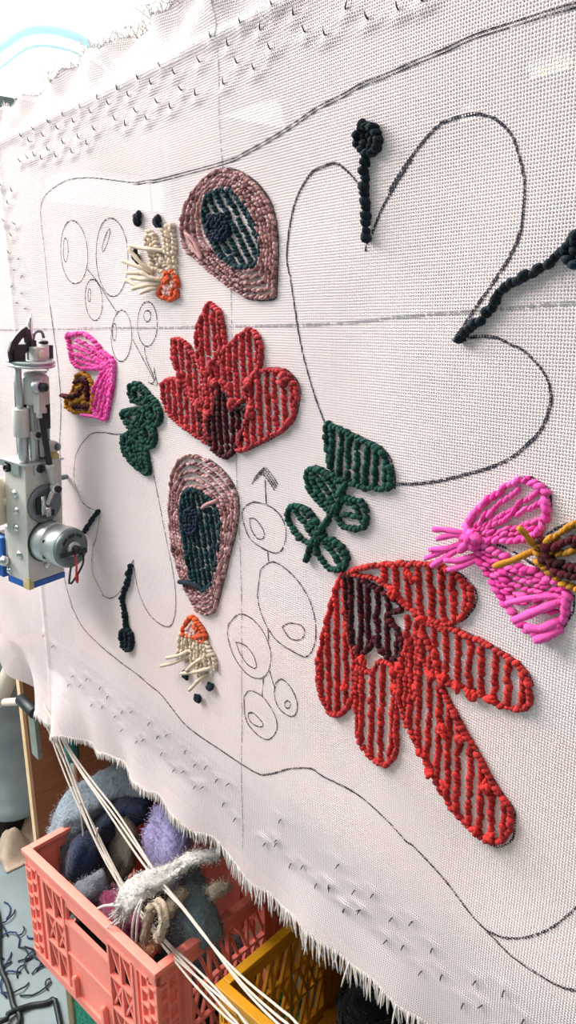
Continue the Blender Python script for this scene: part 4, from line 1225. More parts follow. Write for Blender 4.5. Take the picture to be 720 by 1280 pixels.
# moths
m1 = motif('tufted_moth', 'hot pink moth with a small gold and maroon body beside the tufting gun')
for w_, rows, nn in (('bf1_up', 'bf1_ur', 4), ('bf1_low', 'bf1_lr', 4)):
    mb = MB()
    stitch(mb, CL[w_], 0.0095, 0.006, 0.0045, True)
    for i in range(nn):
        stitch(mb, CL['%s%d' % (rows, i)], 0.0085, 0.006, 0.004)
    mb.build('wing', M['pink'], m1)
mb = MB()
strand(mb, CL['bf1_tail'], 0.0026, 0.004, 0.008)
mb.build('loose_strand', M['pink'], m1)
mb = MB()
stitch(mb, CL['bf1_body'], 0.009, 0.0055, 0.0045, True)
for f in (.66, .33):
    stitch(mb, smaller('bf1_body', f), 0.010, 0.0055, 0.0035, True)
for i in range(4):
    stitch(mb, CL['bf1_g%d' % i], 0.010, 0.006, 0.0045)
tag(mb.build('body', M['gold'], m1), 'gold yarn body')
mb = MB()
for i in range(5):
    stitch(mb, CL['bf1_m%d' % i], 0.0105, 0.006, 0.0055, lift=0.0015)
tag(mb.build('body_marking', M['maroon'], m1), 'maroon yarn marking')
m2 = motif('tufted_moth', 'large hot pink moth wings with a fringe of loose strands near the right edge')
for w_, rows, nn in (('bf2_up', 'bf2_ur', 5), ('bf2_low', 'bf2_lr', 5)):
    mb = MB()
    stitch(mb, CL[w_], 0.0088, 0.0068, 0.0046, True)
    for i in range(nn):
        stitch(mb, CL['%s%d' % (rows, i)], 0.0066, 0.0064, 0.0040, lean=20)
    mb.build('wing', M['pink'], m2)
for i in range(7):
    mb = MB()
    strand(mb, CL['bf2_fr%d' % i], 0.0027, 0.008, 0.016)
    mb.build('fringe_strand', M['pink'], m2)
for i in range(4):
    mb = MB()
    strand(mb, CL['bf2_ls%d' % i], 0.0036 if i else 0.0026, 0.007, 0.011)
    mb.build('loose_strand', M['pink'], m2)
mb = MB()
knot(mb, CL['bf2_fr3'][0], 0.010, 10, 0.002)
mb.build('knot', M['pink'], m2)
m3 = motif('tufted_moth_body', 'gold and maroon moth body with two gold feelers at the right edge')
mb = MB()
stitch(mb, CL['mo_gold_out'], 0.0085, 0.0062, 0.0052, True)
stitch(mb, CL['mo_g0'], 0.0085, 0.0062, 0.0050)
mb.build('gold_outline', M['gold'], m3)
mb = MB()
for i in range(5):
    stitch(mb, CL['mo_m%d' % i], 0.0100, 0.0062, 0.0062, lift=0.001)
mb.build('maroon_rows', M['maroon'], m3)
for i in range(2):
    mb = MB()
    strand(mb, CL['mo_ant%d' % i], 0.0026, 0.010, 0.020)
    mb.build('feeler', M['gold'], m3)

# pistils
for s_, lab in (('st1', 'black upright pistil with a round head at the top of the drawn clover'), ('st2', 'black slanting pistil running off the right edge of the cloth'), ('st3', 'black pistil with a bud below the drawn cloud near the left'), ('st4', 'short black pistil behind the motor of the tufting gun')):
    pr = motif('tufted_pistil', lab)
    mb = MB()
    stitch(mb, CL[s_ + '_stem'], 0.0105 if s_ in ('st1', 'st2') else 0.0085, 0.0062, 0.0062 if s_ != 'st4' else 0.005, lean=24)
    mb.build('stem', M['ink_yarn'], pr)
    if s_ + '_head' in CL:
        mb = MB()
        stitch(mb, CL[s_ + '_head'], 0.011, 0.0065, 0.0065, True)
        for k in ('_head2', '_core'):
            if s_ + k in CL:
                stitch(mb, CL[s_ + k], 0.010, 0.0062, 0.0055, k == '_head2')
        if s_ == 'st1':
            stitch(mb, CL['st1_nub'], 0.010, 0.006, 0.006)
        mb.build('head', M['ink_yarn'], pr)

# ------------------------------------------------------------------ tufting gun
GS = 1.09
gun = empty('tufting_gun', (-1.1337, -0.0916, -0.4187), 0)
gun.rotation_euler = (Matrix.Rotation(R(106), 3, 'Z') @ Matrix.Rotation(R(5.5), 3, 'X')).to_euler()
gun.scale = (GS, GS, GS)
tag(gun, 'silver electric tufting gun hanging upright in front of the left edge of the cloth', 'tufting gun')


def gpart(name, mat, fn, parent=None, smooth=True, bevel=0):
    mb = MB()
    fn(mb)
    return mb.build(name, M[mat], parent or gun, smooth, bevel=bevel)


body = gpart('body', 'alu', lambda m: (box(m, 0, .064, 0, .047, .009, .187)), smooth=False, bevel=.0015)
gpart('base_trim', 'blue', lambda m: box(m, -.0008, .0648, -.0008, .0478, 0, .009), smooth=False)
gpart('tape', 'tape', lambda m: (box(m, -.0014, .007, -.0014, .012, -.0005, .0105), box(m, -.0012, .002, -.0012, .005, .0105, .018)), smooth=False)
gpart('rear_cover', 'alu', lambda m: box(m, .004, .060, .0502, .0590, .012, .085), smooth=False, bevel=.002)
for a, b, h, r in ((0, .024, .142, .0050), (0, .022, .117, .0050), (0, .0237, .090, .0050), (0, .0189, .050, .0052), (0, .045, .0176, .0048)):
    gpart('screw', 'chrome', lambda m: lathe(m, [(-.0002, r * 1.2), (.0012, r * 1.15), (.0035, r * .75), (.0045, r * .3)], (a, b, h), (-1, 0, 0), 14))
gpart('screw', 'chrome', lambda m: lathe(m, [(-.0002, .0050), (.002, .0048), (.0035, .003)], (.0313, 0, .030), (0, -1, 0), 14))
gpart('grip_bolt', 'chrome', lambda m: (lathe(m, [(0, .0085), (.006, .0085), (.009, .006), (.012, .0045)], (0, .0505, .0325), (-1, 0, 0), 16), rod(m, (-.006, .0505, .0325), (-.010, .080, .026), .0025)))
# top bracket
gpart('bracket', 'steel', lambda m: (box(m, -.004, .066, -.003, .052, .187, .1895), box(m, -.0035, -.001, .010, .026, .172, .187), box(m, .014, .034, -.003, -.0005, .172, .187), box(m, -.0035, -.001, .040, .052, .180, .187)), smooth=False)
for a, b, h, ax in ((0, .0358, .1785, (-1, 0, 0)), (.0235, 0, .180, (0, -1, 0))):
    gpart('bracket_screw', 'black', lambda m: lathe(m, [(0, .0062), (.005, .0062), (.0065, .005), (.0064, .003), (.004, .0028)], (a, b, h), ax, 16))
gpart('tab', 'tape', lambda m: box(m, .046, .058, -.002, .012, .1895, .197), smooth=False)
# eccentric wheel and crank on the side face
whl = gpart('crank_wheel', 'dark_steel', lambda m: lathe(m, [(0, .0285), (.004, .0285), (.0055, .027), (.0056, .022), (.004, .020), (.004, .006)], (.0300, 0, .1265), (0, -1, 0), 40))
gpart('wheel_slot', 'black', lambda m: (box(m, .013, .022, -.0062, -.0045, .114, .138), box(m, .030, .044, -.0062, -.0045, .107, .116)), whl, smooth=False)
gpart('crank', 'chrome', lambda m: (rod(m, (.030, -.006, .1265), (.042, -.008, .150), .0040), box(m, .020, .027, -.0085, -.0055, .112, .140), box(m, .028, .036, -.0085, -.0055, .108, .122), lathe(m, [(0, .0080), (.010, .0080), (.011, .0065)], (.042, -.003, .150), (0, -1, 0), 18)), whl)
gpart('crank_pin', 'black', lambda m: lathe(m, [(0, .0052), (.004, .0052), (.0045, .004)], (.044, -.0135, .1485), (0, -1, 0), 14), whl)
# push rod
pr = gpart('push_rod', 'black', lambda m: rod(m, (.0215, -.011, .262), (.0335, -.011, .184), .0044))
gpart('rod_end', 'alu', lambda m: (rod(m, (.034, -.011, .186), (.0395, -.011, .158), .0058), rod(m, (.0335, -.011, .187), (.0345, -.011, .180), .0066)), pr)
gpart('rod_end', 'alu', lambda m: (box(m, .0145, .0255, -.016, -.004, .262, .291), rod(m, (.0200, -.010, .262), (.0203, -.010, .255), .0050)), pr, smooth=False, bevel=.001)
gpart('ball_joint', 'steel', lambda m: (lathe(m, [(-.004, .006), (-.003, .0098), (.004, .0098), (.006, .0075)], (.0165, -.010, .2985), (.35, -1, 0), 20),), pr)
gpart('ball', 'black', lambda m: lathe(m, [(0, .0062), (.009, .0058), (.0105, .004)], (.0185, -.015, .2985), (.35, -1, 0), 16), pr)
# motor
mot = gpart('motor', 'steel', lambda m: lathe(m, [(0, .0300), (.010, .0302), (.022, .0302), (.0225, .0296), (.024, .0296), (.0245, .0302), (.052, .0300), (.0545, .0280)], (.0310, 0, .0690), (0, -1, .05), 48))
gpart('motor_ring', 'black', lambda m: lathe(m, [(0, .0318), (.002, .0318), (.0021, .0306)], (.0310, -.0002, .0690), (0, -1, .05), 40), mot)
gpart('end_cap', 'dark_steel', lambda m: (lathe(m, [(0, .0292), (.006, .0285), (.0085, .0255), (.0085, .018), (.0070, .0172), (.0070, .012)], (.0310, -.0525, .0716), (0, -1, .05), 40),), mot)
gpart('bearing', 'steel', lambda m: lathe(m, [(0, .0115), (.004, .0110), (.005, .0085), (.005, .003)], (.0310, -.0595, .0720), (0, -1, .05), 24), mot)
gpart('shaft', 'black', lambda m: lathe(m, [(0, .0060), (.008, .0060), (.009, .0045)], (.0310, -.0630, .0722), (0, -1, .05), 18), mot)


def slots(m):
    for k in range(3):
        a = R(60 + 38 * k)
        c = Vector((.031 + .0205 * math.cos(a), -.0612, .0722 + .0205 * math.sin(a)))
        Mx = Matrix.Translation(c) @ Matrix.Rotation(-a + math.pi / 2, 4, 'Y')
        box(m, -.0052, .0052, -.0006, .0006, -.0022, .0022, Mx)
    Mx = Matrix.Translation((.0045, -.033, .0705)) @ Matrix.Rotation(R(25), 4, 'Z')
    box(m, -.0008, .0028, -.0040, .0040, -.014, .014, Mx)


gpart('vent', 'black', slots, mot, smooth=False)
gpart('terminal', 'black', lambda m: (box(m, .0050, .0330, -.0665, -.0630, .0655, .0705), box(m, .0400, .0520, -.0660, -.0625, .062, .068)), mot, smooth=False)
gpart('red_wire', 'wire_red', lambda m: tube(m, smooth_path([(.030, -.066, .066), (.024, -.075, .050), (.019, -.080, .034), (.023, -.078, .028), (.028, -.072, .040)], .004), .0016, 7), mot)
gpart('black_wire', 'black', lambda m: tube(m, smooth_path([(.046, -.064, .064), (.036, -.074, .050), (.015, -.078, .032), (.008, -.078, .030), (.011, -.076, .042), (.018, -.070, .050)], .004), .0016, 7), mot)
# rods above the body
gpart('guide_rod', 'steel', lambda m: rod(m, (.006, .012, .1895), (.006, .012, .230), .0068))
gpart('guide_collar', 'alu', lambda m: lathe(m, [(0, .0105), (.001, .011), (.038, .011), (.039, .0105)], (.0055, .012, .227), (0, 0, 1), 24))
gpart('guide_rod', 'steel', lambda m: rod(m, (.0045, .012, .266), (.003, .012, .324), .0050))
gpart('needle_rod', 'steel', lambda m: (rod(m, (.0245, .012, .1895), (.0245, .012, .275), .0075)))
gpart('bearing_housing', 'alu', lambda m: (lathe(m, [(0, .0185), (.002, .0195), (.036, .0195), (.038, .0180), (.043, .0120)], (.029, .010, .2715), (0, 0, 1), 32),))
gpart('spring', 'chrome', lambda m: tube(m, [(.034 + .011 * math.cos(t), .004 + .011 * math.sin(t), .3135 + .00085 * t) for t in np.linspace(0, 15.7, 60)], .0011, 6))
cb = gpart('clamp_block', 'alu', lambda m: box(m, .0135, .0375, .000, .022, .2215, .2345), smooth=False, bevel=.001)
gpart('clamp_screw', 'black', lambda m: (lathe(m, [(0, .0042), (.0025, .0042), (.003, .003)], (.0240, .0002, .2285), (0, -1, 0), 14), lathe(m, [(0, .0028), (.002, .0028)], (.0135, .010, .2285), (-1, 0, 0), 10)), cb)
gpart('rear_rod', 'dark_steel', lambda m: (rod(m, (.0445, .020, .1895), (.0445, .020, .300), .0080), rod(m, (.058, .026, .1895), (.058, .026, .300), .0060)))
gpart('dark_filler', 'black', lambda m: (box(m, .010, .056, .024, .030, .1895, .300), box(m, .036, .046, .000, .024, .235, .300)), smooth=False)  # added dark filler, darkens the gaps between the rods
gpart('rear_block', 'alu', lambda m: box(m, .040, .066, .010, .034, .193, .212), smooth=False, bevel=.001)
gpart('block_knob', 'dark_steel', lambda m: lathe(m, [(0, .006), (.006, .006), (.008, .004)], (.064, .014, .2035), (.6, -1, 0), 16))
gpart('slide_rod', 'alu', lambda m: rod(m, (.0330, .004, .195), (.0305, .004, .262), .0034))
gpart('nut', 'tan_plastic', lambda m: rod(m, (.0365, .004, .258), (.0365, .004, .266), .0058))
# head plate, foot, needle, thread guide
gpart('head_plate', 'steel', lambda m: (lathe(m, [(0, .031), (.001, .0325), (.003, .0325), (.0035, .030), (.0055, .030), (.006, .0325), (.008, .0325), (.009, .031)], (.0255, .012, .3225), (0, 0, 1), 40),))


def foot(m):
    """curved presser foot: a plate with two openings"""
    y0, y1 = .006, .016

    def seg(p, q_, w):
        a, b = Vector((p[0], (y0 + y1) / 2, p[1])), Vector((q_[0], (y0 + y1) / 2, q_[1]))
        d = b - a
        Mx = Matrix.Translation((a + b) / 2) @ d.to_track_quat('Z', 'Y').to_matrix().to_4x4()
        box(m, -w / 2, w / 2, -(y1 - y0) / 2, (y1 - y0) / 2, -d.length / 2 - w * .25, d.length / 2 + w * .25, Mx)
    arc = [(-.005, .331), (-.006, .344), (-.002, .354), (.005, .362), (.013, .3685), (.020, .3715)]
    for p, q_ in zip(arc, arc[1:]):
        seg(p, q_, .0045)
    box(m, -.005, .013, y0, y1, .331, .3455)
    seg((-.003, .348), (.022, .348), .005)
    seg((.0195, .3705), (.0225, .348), .0055)
    seg((.013, .345), (.0215, .352), .004)
    box(m, .0215, .0315, y0, y1, .331, .358)


gpart('foot', 'black', foot, smooth=False, bevel=.0008)
gpart('needle', 'chrome', lambda m: tube(m, [(.0255, .012, .331), (.0255, .012, .366), (.0262, .012, .376), (.0272, .012, .386), (.0285, .012, .394)], [.0034, .0034, .0034, .0028, .0006], 10))
gpart('needle_guard', 'steel', lambda m: tube(m, [(.019, .012, .371), (.0225, .012, .3735), (.0275, .012, .366), (.0275, .012, .358)], .0028, 8))
gpart('thread_guide', 'dark_steel', lambda m: tube(m, smooth_path([(.0300, .012, .358), (.0330, .012, .3665), (.0395, .012, .3695), (.0455, .012, .3675), (.0480, .012, .3600)], .003), .0021, 8))
hb = gpart('head_block', 'alu', lambda m: box(m, .0205, .0375, -.006, .010, .3315, .350), smooth=False, bevel=.0015)
gpart('block_bolt', 'tan_plastic', lambda m: lathe(m, [(0, .0055), (.0015, .0055), (.002, .004)], (.029, -.006, .341), (0, -1, 0), 16), hb)
gpart('post', 'alu', lambda m: rod(m, (.0475, .012, .3315), (.0475, .012, .352), .0072))
gpart('post_cap', 'black', lambda m: rod(m, (.0475, .012, .352), (.0475, .012, .3565), .0064))
gpart('side_lug', 'black', lambda m: box(m, .0555, .0605, .008, .016, .3315, .350), smooth=False)
# belt wheel, trigger and handle on the far side
bw = gpart('belt_wheel', 'tan_plastic', lambda m: (lathe(m, [(0, .034), (.003, .036), (.008, .036), (.009, .034), (.009, .029), (.006, .028), (.006, .012), (.010, .010), (.012, .009)], (-.004, .0500, .124), (0, 1, 0), 40), rod(m, (.004, .046, .124), (.004, .052, .124), .006),))
gpart('trigger', 'black', lambda m: (box(m, .006, .018, .0505, .078, .062, .070), box(m, .006, .018, .045, .056, .066, .076)), smooth=False)
gpart('handle', 'blue', lambda m: (box(m, -.001, .030, .0590, .078, .002, .066), rod(m, (.015, .066, .045), (.015, .150, .030), .015)), smooth=False, bevel=.002)
gpart('mount_bracket', 'dark_steel', lambda m: (box(m, .0640, .0665, .008, .042, .100, .160), rod(m, (.0665, .025, .150), (0.0942, .025, .150), .004)), smooth=False)

# ------------------------------------------------------------------ clamps under the frame corner
cl1 = empty('bar_clamp', (-1.4431, 0.0000, -0.8033))
tag(cl1, 'clamp with black jaw and grey bar below the lower left cloth corner', 'clamp')
mb = MB()
box(mb, -.016, .020, -.006, .004, -.104, .006)
mb.build('bar', M['clamp_bar'], cl1, smooth=False, bevel=.001)
mb = MB()
rod(mb, (-.050, -.006, .012), (.030, -.006, .012), .0125, 18)
mb.build('jaw', M['black'], cl1)
mb = MB()
rod(mb, (.0, .010, .012), (.0, .03, .012), .008, 12)
mb.build('neck', M['black'], cl1)
cl2 = empty('screw_clamp', (-1.3643, 0.0450, -0.8421))
tag(cl2, 'teal clamp handle hanging under the cloth behind the cream yarn', 'clamp')
mb = MB()
lathe(mb, [(0, .010), (.004, .0155), (.04, .0150), (.085, .0150), (.09, .012)], (0, 0, -.058), (0, 0, 1), 24)
mb.build('handle', M['teal_paint'], cl2)
mb = MB()
rod(mb, (0, 0, .032), (0, 0, .075), .006, 10)
mb.build('spindle', M['steel'], cl2)

# ------------------------------------------------------------------ crates


def crate(name, loc, rz, L, W, H, mat, label):
    root = empty(name, loc, rz)
    tag(root, label, 'crate')
    m = M[mat]

    def panel(n, length, M4, full):
        mb = MB()
        t = .004

        def bx(u0, u1, v0, v1, d0=0.0, d1=.008):
            box(mb, u0, u1, d0, d1, v0, v1, M4)

        def diag(u0, v0, u1, v1, w=.0045):
            du, dv = u1 - u0, v1 - v0
            ln = math.hypot(du, dv)
            Mx = M4 @ Matrix.Translation(((u0 + u1) / 2, .004, (v0 + v1) / 2)) @ Matrix.Rotation(-math.atan2(dv, du), 4, 'Y')
            box(mb, -ln / 2, ln / 2, -.003, .003, -w / 2, w / 2, Mx)
        bx(0, length, 0, .020)
        bx(0, length, H - .032, H - .008)
        bx(0, length, .020, .024, -.003, .008)
        cz = .052                                               # corner zone: ladder of ribs on a backing
        for s in (0, 1):
            def uu(a, b):
                return (a, b) if s == 0 else (length - b, length - a)
            bx(*uu(.0, cz), .02, H - .03, .005, .009)
            for a in (.0, .019, .038):
                bx(*uu(a, a + .005), .02, H - .03, -.001, .006)
            for k in range(7):
                v = .034 + k * (H - .075) / 6
                bx(*uu(.004, .020), v, v + .004, -.002, .006)
                bx(*uu(.022, .040), v + .012, v + .016, -.002, .006)
            bx(*uu(cz, cz + .012), .02, H - .03)
        u0, u1 = cz + .012, length - cz - .012
        lat = (u1 - u0) * (.24 if full else .5)
        for s in (0, 1):
            a, b = (u0, u0 + lat) if s == 0 else (u1 - lat, u1)
            rows = 3
            for k in range(rows):
                v0, v1 = .02 + k * (H - .05) / rows, .02 + (k + 1) * (H - .05) / rows
                bx(a, b, v1 - .002, v1 + .003, -.002, .006)
                nd = 2 if full else 4
                for q_ in range(nd):
                    ua, ub = a + (b - a) * q_ / nd, a + (b - a) * (q_ + 1) / nd
                    diag(ua, v1, ub, v0)
                    if k == 1:
                        diag(ua, v0, ub, v1)
            mid = (a + b) / 2
            bx(mid - .002, mid + .002, .02, H - .03, -.001, .006)
            bx(a - .002, a + .002, .02, H - .03, -.002, .008)
            bx(b - .003, b + .003, .02, H - .03, -.002, .008)
        if full:                                                # plain middle with a hand slot
            a, b = u0 + lat, u1 - lat
            bx(a, b, .02, H * .66, .002, .006)
            bx(a, b, H * .66, H * .70, -.001, .008)
            bx(a, b, H * .82, H - .03, .001, .007)
            bx(a, a + .008, H * .66, H - .03, .001, .007)
            bx(b - .008, b, H * .66, H - .03, .001, .007)
            bx(a, b, H * .40, H * .40 + .004, -.001, .004)
        return mb.build(n, m, root, smooth=False)
    for sy in (-1, 1):
        M4 = Matrix.Translation((-L / 2, -W / 2, 0)) if sy < 0 else Matrix.Rotation(math.pi, 4, 'Z') @ Matrix.Translation((-L / 2, -W / 2, 0))
        panel('side_panel', L, M4, True)
    for sx in (-1, 1):
        M4 = Matrix.Rotation(math.pi / 2 * sx, 4, 'Z') @ Matrix.Translation((-W / 2, -L / 2, 0))
        panel('end_panel', W, M4, False)
    for k in (-.045, .045):
        mb = MB()
        box(mb, k - .004, k + .004, -W / 2 - .008, -W / 2 + .001, .022, .062)
        lathe(mb, [(0, .0045), (.003, .0052), (.006, .003)], (k, -W / 2 - .004, .060), (0, 0, 1), 12)
        mb.build('clip', m, root, smooth=False)
    mb = MB()
    a, b = L / 2 + .004, W / 2 + .004
    for x0, x1, y0, y1 in ((-a, a, -b, -b + .016), (-a, a, b - .016, b), (-a, -a + .016, -b + .016, b - .016), (a - .016, a, -b + .016, b - .016)):
        box(mb, x0, x1, y0, y1, H - .010, H)
    mb.build('rim', m, root, smooth=False, bevel=.0015)
    mb = MB()
    for k in range(9):
        x = -L / 2 + .012 + k * (L - .024 - .02) / 8
        box(mb, x, x + .02, -W / 2 + .008, W / 2 - .008, .001, .006)
    for k in range(7):
        y = -W / 2 + .01 + k * (W - .035) / 6
        box(mb, -L / 2 + .008, L / 2 - .008, y, y + .014, .003, .008)
    mb.build('base', m, root, smooth=False)
    return root


RZ = R(6.68)
crate('storage_crate', (-1.0486, .053, -1.195), RZ, .400, .296, .245, 'crate_pink', 'coral pink plastic crate full of tufted samples below the cloth')
crate('storage_crate', (-.572, .159, -1.195), RZ, .400, .296, .245, 'crate_yellow', 'mustard yellow plastic crate of dark yarn beside the coral pink crate')

gb = empty('storage_bin', (-.755, .087, FLOOR), RZ)
tag(gb, 'green speckled storage bin with a tan edge under the coral crate', 'bin')
mb = MB()
box(mb, -.40, .40, -.138, .138, 0, .2545)
mb.build('body', M['bin_green'], gb, smooth=False, bevel=.012)
mb = MB()
box(mb, -.404, -.380, -.142, .142, 0.0, .2540)
tag(mb.build('edge_trim', M['bin_trim'], gb, smooth=False, bevel=.004), 'tan webbing edge')

# ------------------------------------------------------------------ tufted samples in the crate


def fuzz(mb, V, N, count, ln, r=.0009):
    """short pile standing off a surface"""
    k = rng.integers(0, len(V), count)
    for i in k:
        p = V[i] + rng.normal(0, .003, 3)
        d = N[i] + rng.normal(0, .45, 3)
        d /= np.linalg.norm(d)
        l_ = ln * (0.6 + rng.random() * .8)
        s = np.cross(d, rng.normal(0, 1, 3))
        s /= np.linalg.norm(s)
        w = np.cross(d, s)
        mb.add([p + s * r, p - .5 * s * r + .87 * w * r, p - .5 * s * r - .87 * w * r, p + d * l_], [(0, 1, 3), (1, 2, 3), (2, 0, 3)])


def sample(name, path, ru, rv, mat, label, pile=900, ln=.008, cat='tufted sample', rough=.004, twist=0.0, parent=None, group=None):
    """a piece of tufted cloth bunched along a path: ru across, rv thick"""
    P, T, U, V = frames(smooth_path(path, .008))
    n = 22
    m_ = len(P)
    t = np.linspace(0, 1, m_)
    ru = np.interp(t, np.linspace(0, 1, len(ru)), ru)
    rv = np.interp(t, np.linspace(0, 1, len(rv)), rv)
    a = np.arange(n) * 2 * math.pi / n
    pts, nor = [], []
    for i in range(m_):
        cu, su = math.cos(twist), math.sin(twist)
        u_, v_ = U[i] * cu + V[i] * su, V[i] * cu - U[i] * su
        e = 1.0 if 0 < i < m_ - 1 else .6
        for j in range(n):
            c, s = math.cos(a[j]), math.sin(a[j])
            c, s = np.sign(c) * abs(c) ** .7, np.sign(s) * abs(s) ** .7
            wv = 1 + .10 * math.sin(3 * a[j] + i * .35) + .07 * math.sin(5 * a[j] - i * .22)
            pts.append(P[i] + (u_ * c * ru[i] + v_ * s * rv[i]) * wv * e + rng.normal(0, rough * .3, 3))
            nor.append((u_ * c + v_ * s))
    pts, nor = np.array(pts), np.array(nor)
    mb = MB()
    f = []
    for i in range(m_ - 1):
        for j in range(n):
            k = (j + 1) % n
            f.append((i * n + j, i * n + k, (i + 1) * n + k, (i + 1) * n + j))
    f.append(tuple(range(n - 1, -1, -1)))
    f.append(tuple((m_ - 1) * n + j for j in range(n)))
    mb.add(pts, f)
    o = mb.build(name, mat, parent)
    if label:
        tag(o, label, cat, group)
    if pile:
        mb = MB()
        fuzz(mb, pts, nor, int(pile * 1.6), ln * .7, .0006)
        mb.build('pile', mat, o, kind='stuff')
    return o


def wool(name, rgb, vary=.45):
    n = NT(name)
    c = lin(rgb)
    ns, n2 = n.noise(140, 4, rough=.7), n.noise(22, 3)
    f = n.math('ADD', n.math('MULTIPLY', ns.outputs[0], .6), n.math('MULTIPLY', n2.outputs[0], .5))
    n.lk(n.ramp(f, [(.35, tuple(x * (1 - vary) for x in c)), (.72, c)]), n.b.inputs['Base Color'])
    n.b.inputs['Roughness'].default_value = .95
    n.b.inputs['Specular IOR Level'].default_value = .1
    n.b.inputs['Sheen Weight'].default_value = .25
    n.bump(f, 1.0, .012)
    return n.m


W_ = {k: wool('wool_' + k, c) for k, c in dict(grey_blue=(150, 164, 176), navy=(18, 34, 66), lavender=(176, 164, 216), white=(240, 232, 226), slate=(132, 156, 164), magenta=(128, 22, 72), tan=(120, 108, 86), grey=(128, 132, 146), peach=(206, 140, 100), cream=(216, 196, 170), black=(16, 18, 26), deep_teal=(10, 44, 52), crimson=(110, 16, 28)).items()}
sample('tufted_sample', [(-1.2626, -0.0350, -1.0720), (-1.2650, -0.0350, -1.0098), (-1.2563, -0.0100, -0.9475), (-1.2384, 0.0350, -0.9155), (-1.2058, 0.0900, -0.8872), (-1.1473, 0.1300, -0.8572)], [.020, .024, .026, .026, .026, .024], [.030, .034, .036, .04, .04, .04], W_['grey_blue'], 'pale grey-blue fluffy sample arching over the left corner of the coral crate', 3200, .006)
sample('tufted_sample', [(-1.2268, -0.0350, -1.0786), (-1.1789, -0.0300, -0.9921), (-1.2042, 0.0100, -0.9747), (-1.1816, 0.0600, -0.9288), (-1.1485, 0.1100, -0.9021)], [.024, .026, .026, .024, .024], [.024, .03, .03, .04, .04], W_['navy'], 'navy fluffy sample inside the arch of the grey-blue one', 1500, .006)
sample('tufted_sample', [(-1.2112, 0.0200, -1.1074), (-1.1793, 0.0350, -1.0165), (-1.1305, 0.0500, -0.9234)], [.012, .014, .012], [.045, .05, .045], W_['tan'], 'flat olive tan sample standing at the back of the coral crate', 700, .004)
sample('tufted_sample', [(-1.1653, -0.0500, -1.0761), (-1.1178, -0.0450, -1.0146), (-1.0877, -0.0350, -0.9797)], [.020, .026, .022], [.022, .026, .022], W_['grey'], 'small grey fluffy sample between the navy and magenta ones', 1200, .004)
sample('tufted_sample', [(-1.1981, -0.0600, -1.0309), (-1.1760, -0.0600, -1.0271), (-1.1645, -0.0550, -1.0188)], [.010, .013, .010], [.010, .012, .010], W_['peach'], 'small peach yarn scrap tucked behind the coral crate rim', 200, .004)
lav = sample('tufted_sample', [(-0.9570, 0.0200, -0.9057), (-0.9418, 0.0200, -0.8553), (-0.9443, 0.0300, -0.8157), (-0.9525, 0.0400, -0.7824)], [.014, .016, .016, .012], [.050, .054, .050, .040], W_['lavender'], 'lavender fluffy sample standing upright in the coral crate', 3600, .005)
sample('tufted_sample', [(-0.9652, -0.0600, -0.9567), (-0.9509, -0.0500, -0.9136), (-0.9307, -0.0300, -0.8823), (-0.8812, -0.0100, -0.8403), (-0.8370, 0.0050, -0.7943), (-0.7826, 0.0200, -0.7575)], [.007, .010, .010, .008, .006, .006], [.012, .020, .018, .010, .008, .008], W_['white'], 'white furry strip draped below the lavender sample', 2200, .0045)
sample('tufted_sample', [(-0.9246, 0.0350, -0.8932), (-0.8934, 0.0300, -0.9043), (-0.8671, 0.0300, -0.9297), (-0.8547, 0.0350, -0.9770)], [.020, .026, .026, .022], [.026, .030, .030, .026], W_['slate'], 'slate grey fuzzy roll at the right of the coral crate', 2600, .005)
sample('tufted_sample', [(-1.1206, -0.0200, -1.0381), (-1.0349, -0.0300, -1.0078), (-0.9720, -0.0350, -0.9899), (-0.9396, -0.0350, -0.9889)], [.022, .026, .026, .018], [.024, .028, .026, .018], W_['magenta'], 'dark magenta woolly sample under the white furry strip', 1200, .004)
sample('tufted_sample', [(-0.9093, -0.0450, -0.9695), (-0.8988, -0.0450, -0.9218), (-0.8891, -0.0400, -0.8908), (-0.8625, -0.0400, -0.8665), (-0.8441, -0.0450, -0.8827), (-0.8684, -0.0450, -0.9360)], [.007] * 6, [.007] * 6, W_['cream'], 'cream yarn loop hanging below the white furry strip', 300, .004)
sample('tufted_sample', [(-0.9369, -0.0400, -0.9965), (-0.9181, -0.0400, -0.9919), (-0.8872, -0.0400, -0.9640)], [.010, .012, .010], [.010, .012, .010], W_['peach'], 'small peach yarn ball at the bottom of the cream loop', 250, .004)
sample('tufted_sample', [(-0.8868, -0.0200, -0.9194), (-0.8782, 0.0000, -0.8888), (-0.8570, 0.0000, -0.8596)], [.008, .010, .006], [.008, .010, .006], W_['cream'], 'cream fringe scrap beside the slate grey roll', 300, .006)
sample('tufted_sample', [(-0.8626, 0.0500, -0.9014), (-0.8310, 0.0450, -0.8682), (-0.7966, 0.0400, -0.8366)], [.010, .008, .004], [.010, .008, .004], W_['cream'], 'beige tuft sticking out right of the slate grey roll', 300, .008)
sample('tufted_sample', [(-1.20, .03, -1.14), (-1.05, .05, -1.15), (-.88, .07, -1.14)], [.09, .11, .09], [.04, .045, .04], W_['black'], 'black woolly sample lying at the bottom of the coral crate', 600, .006)
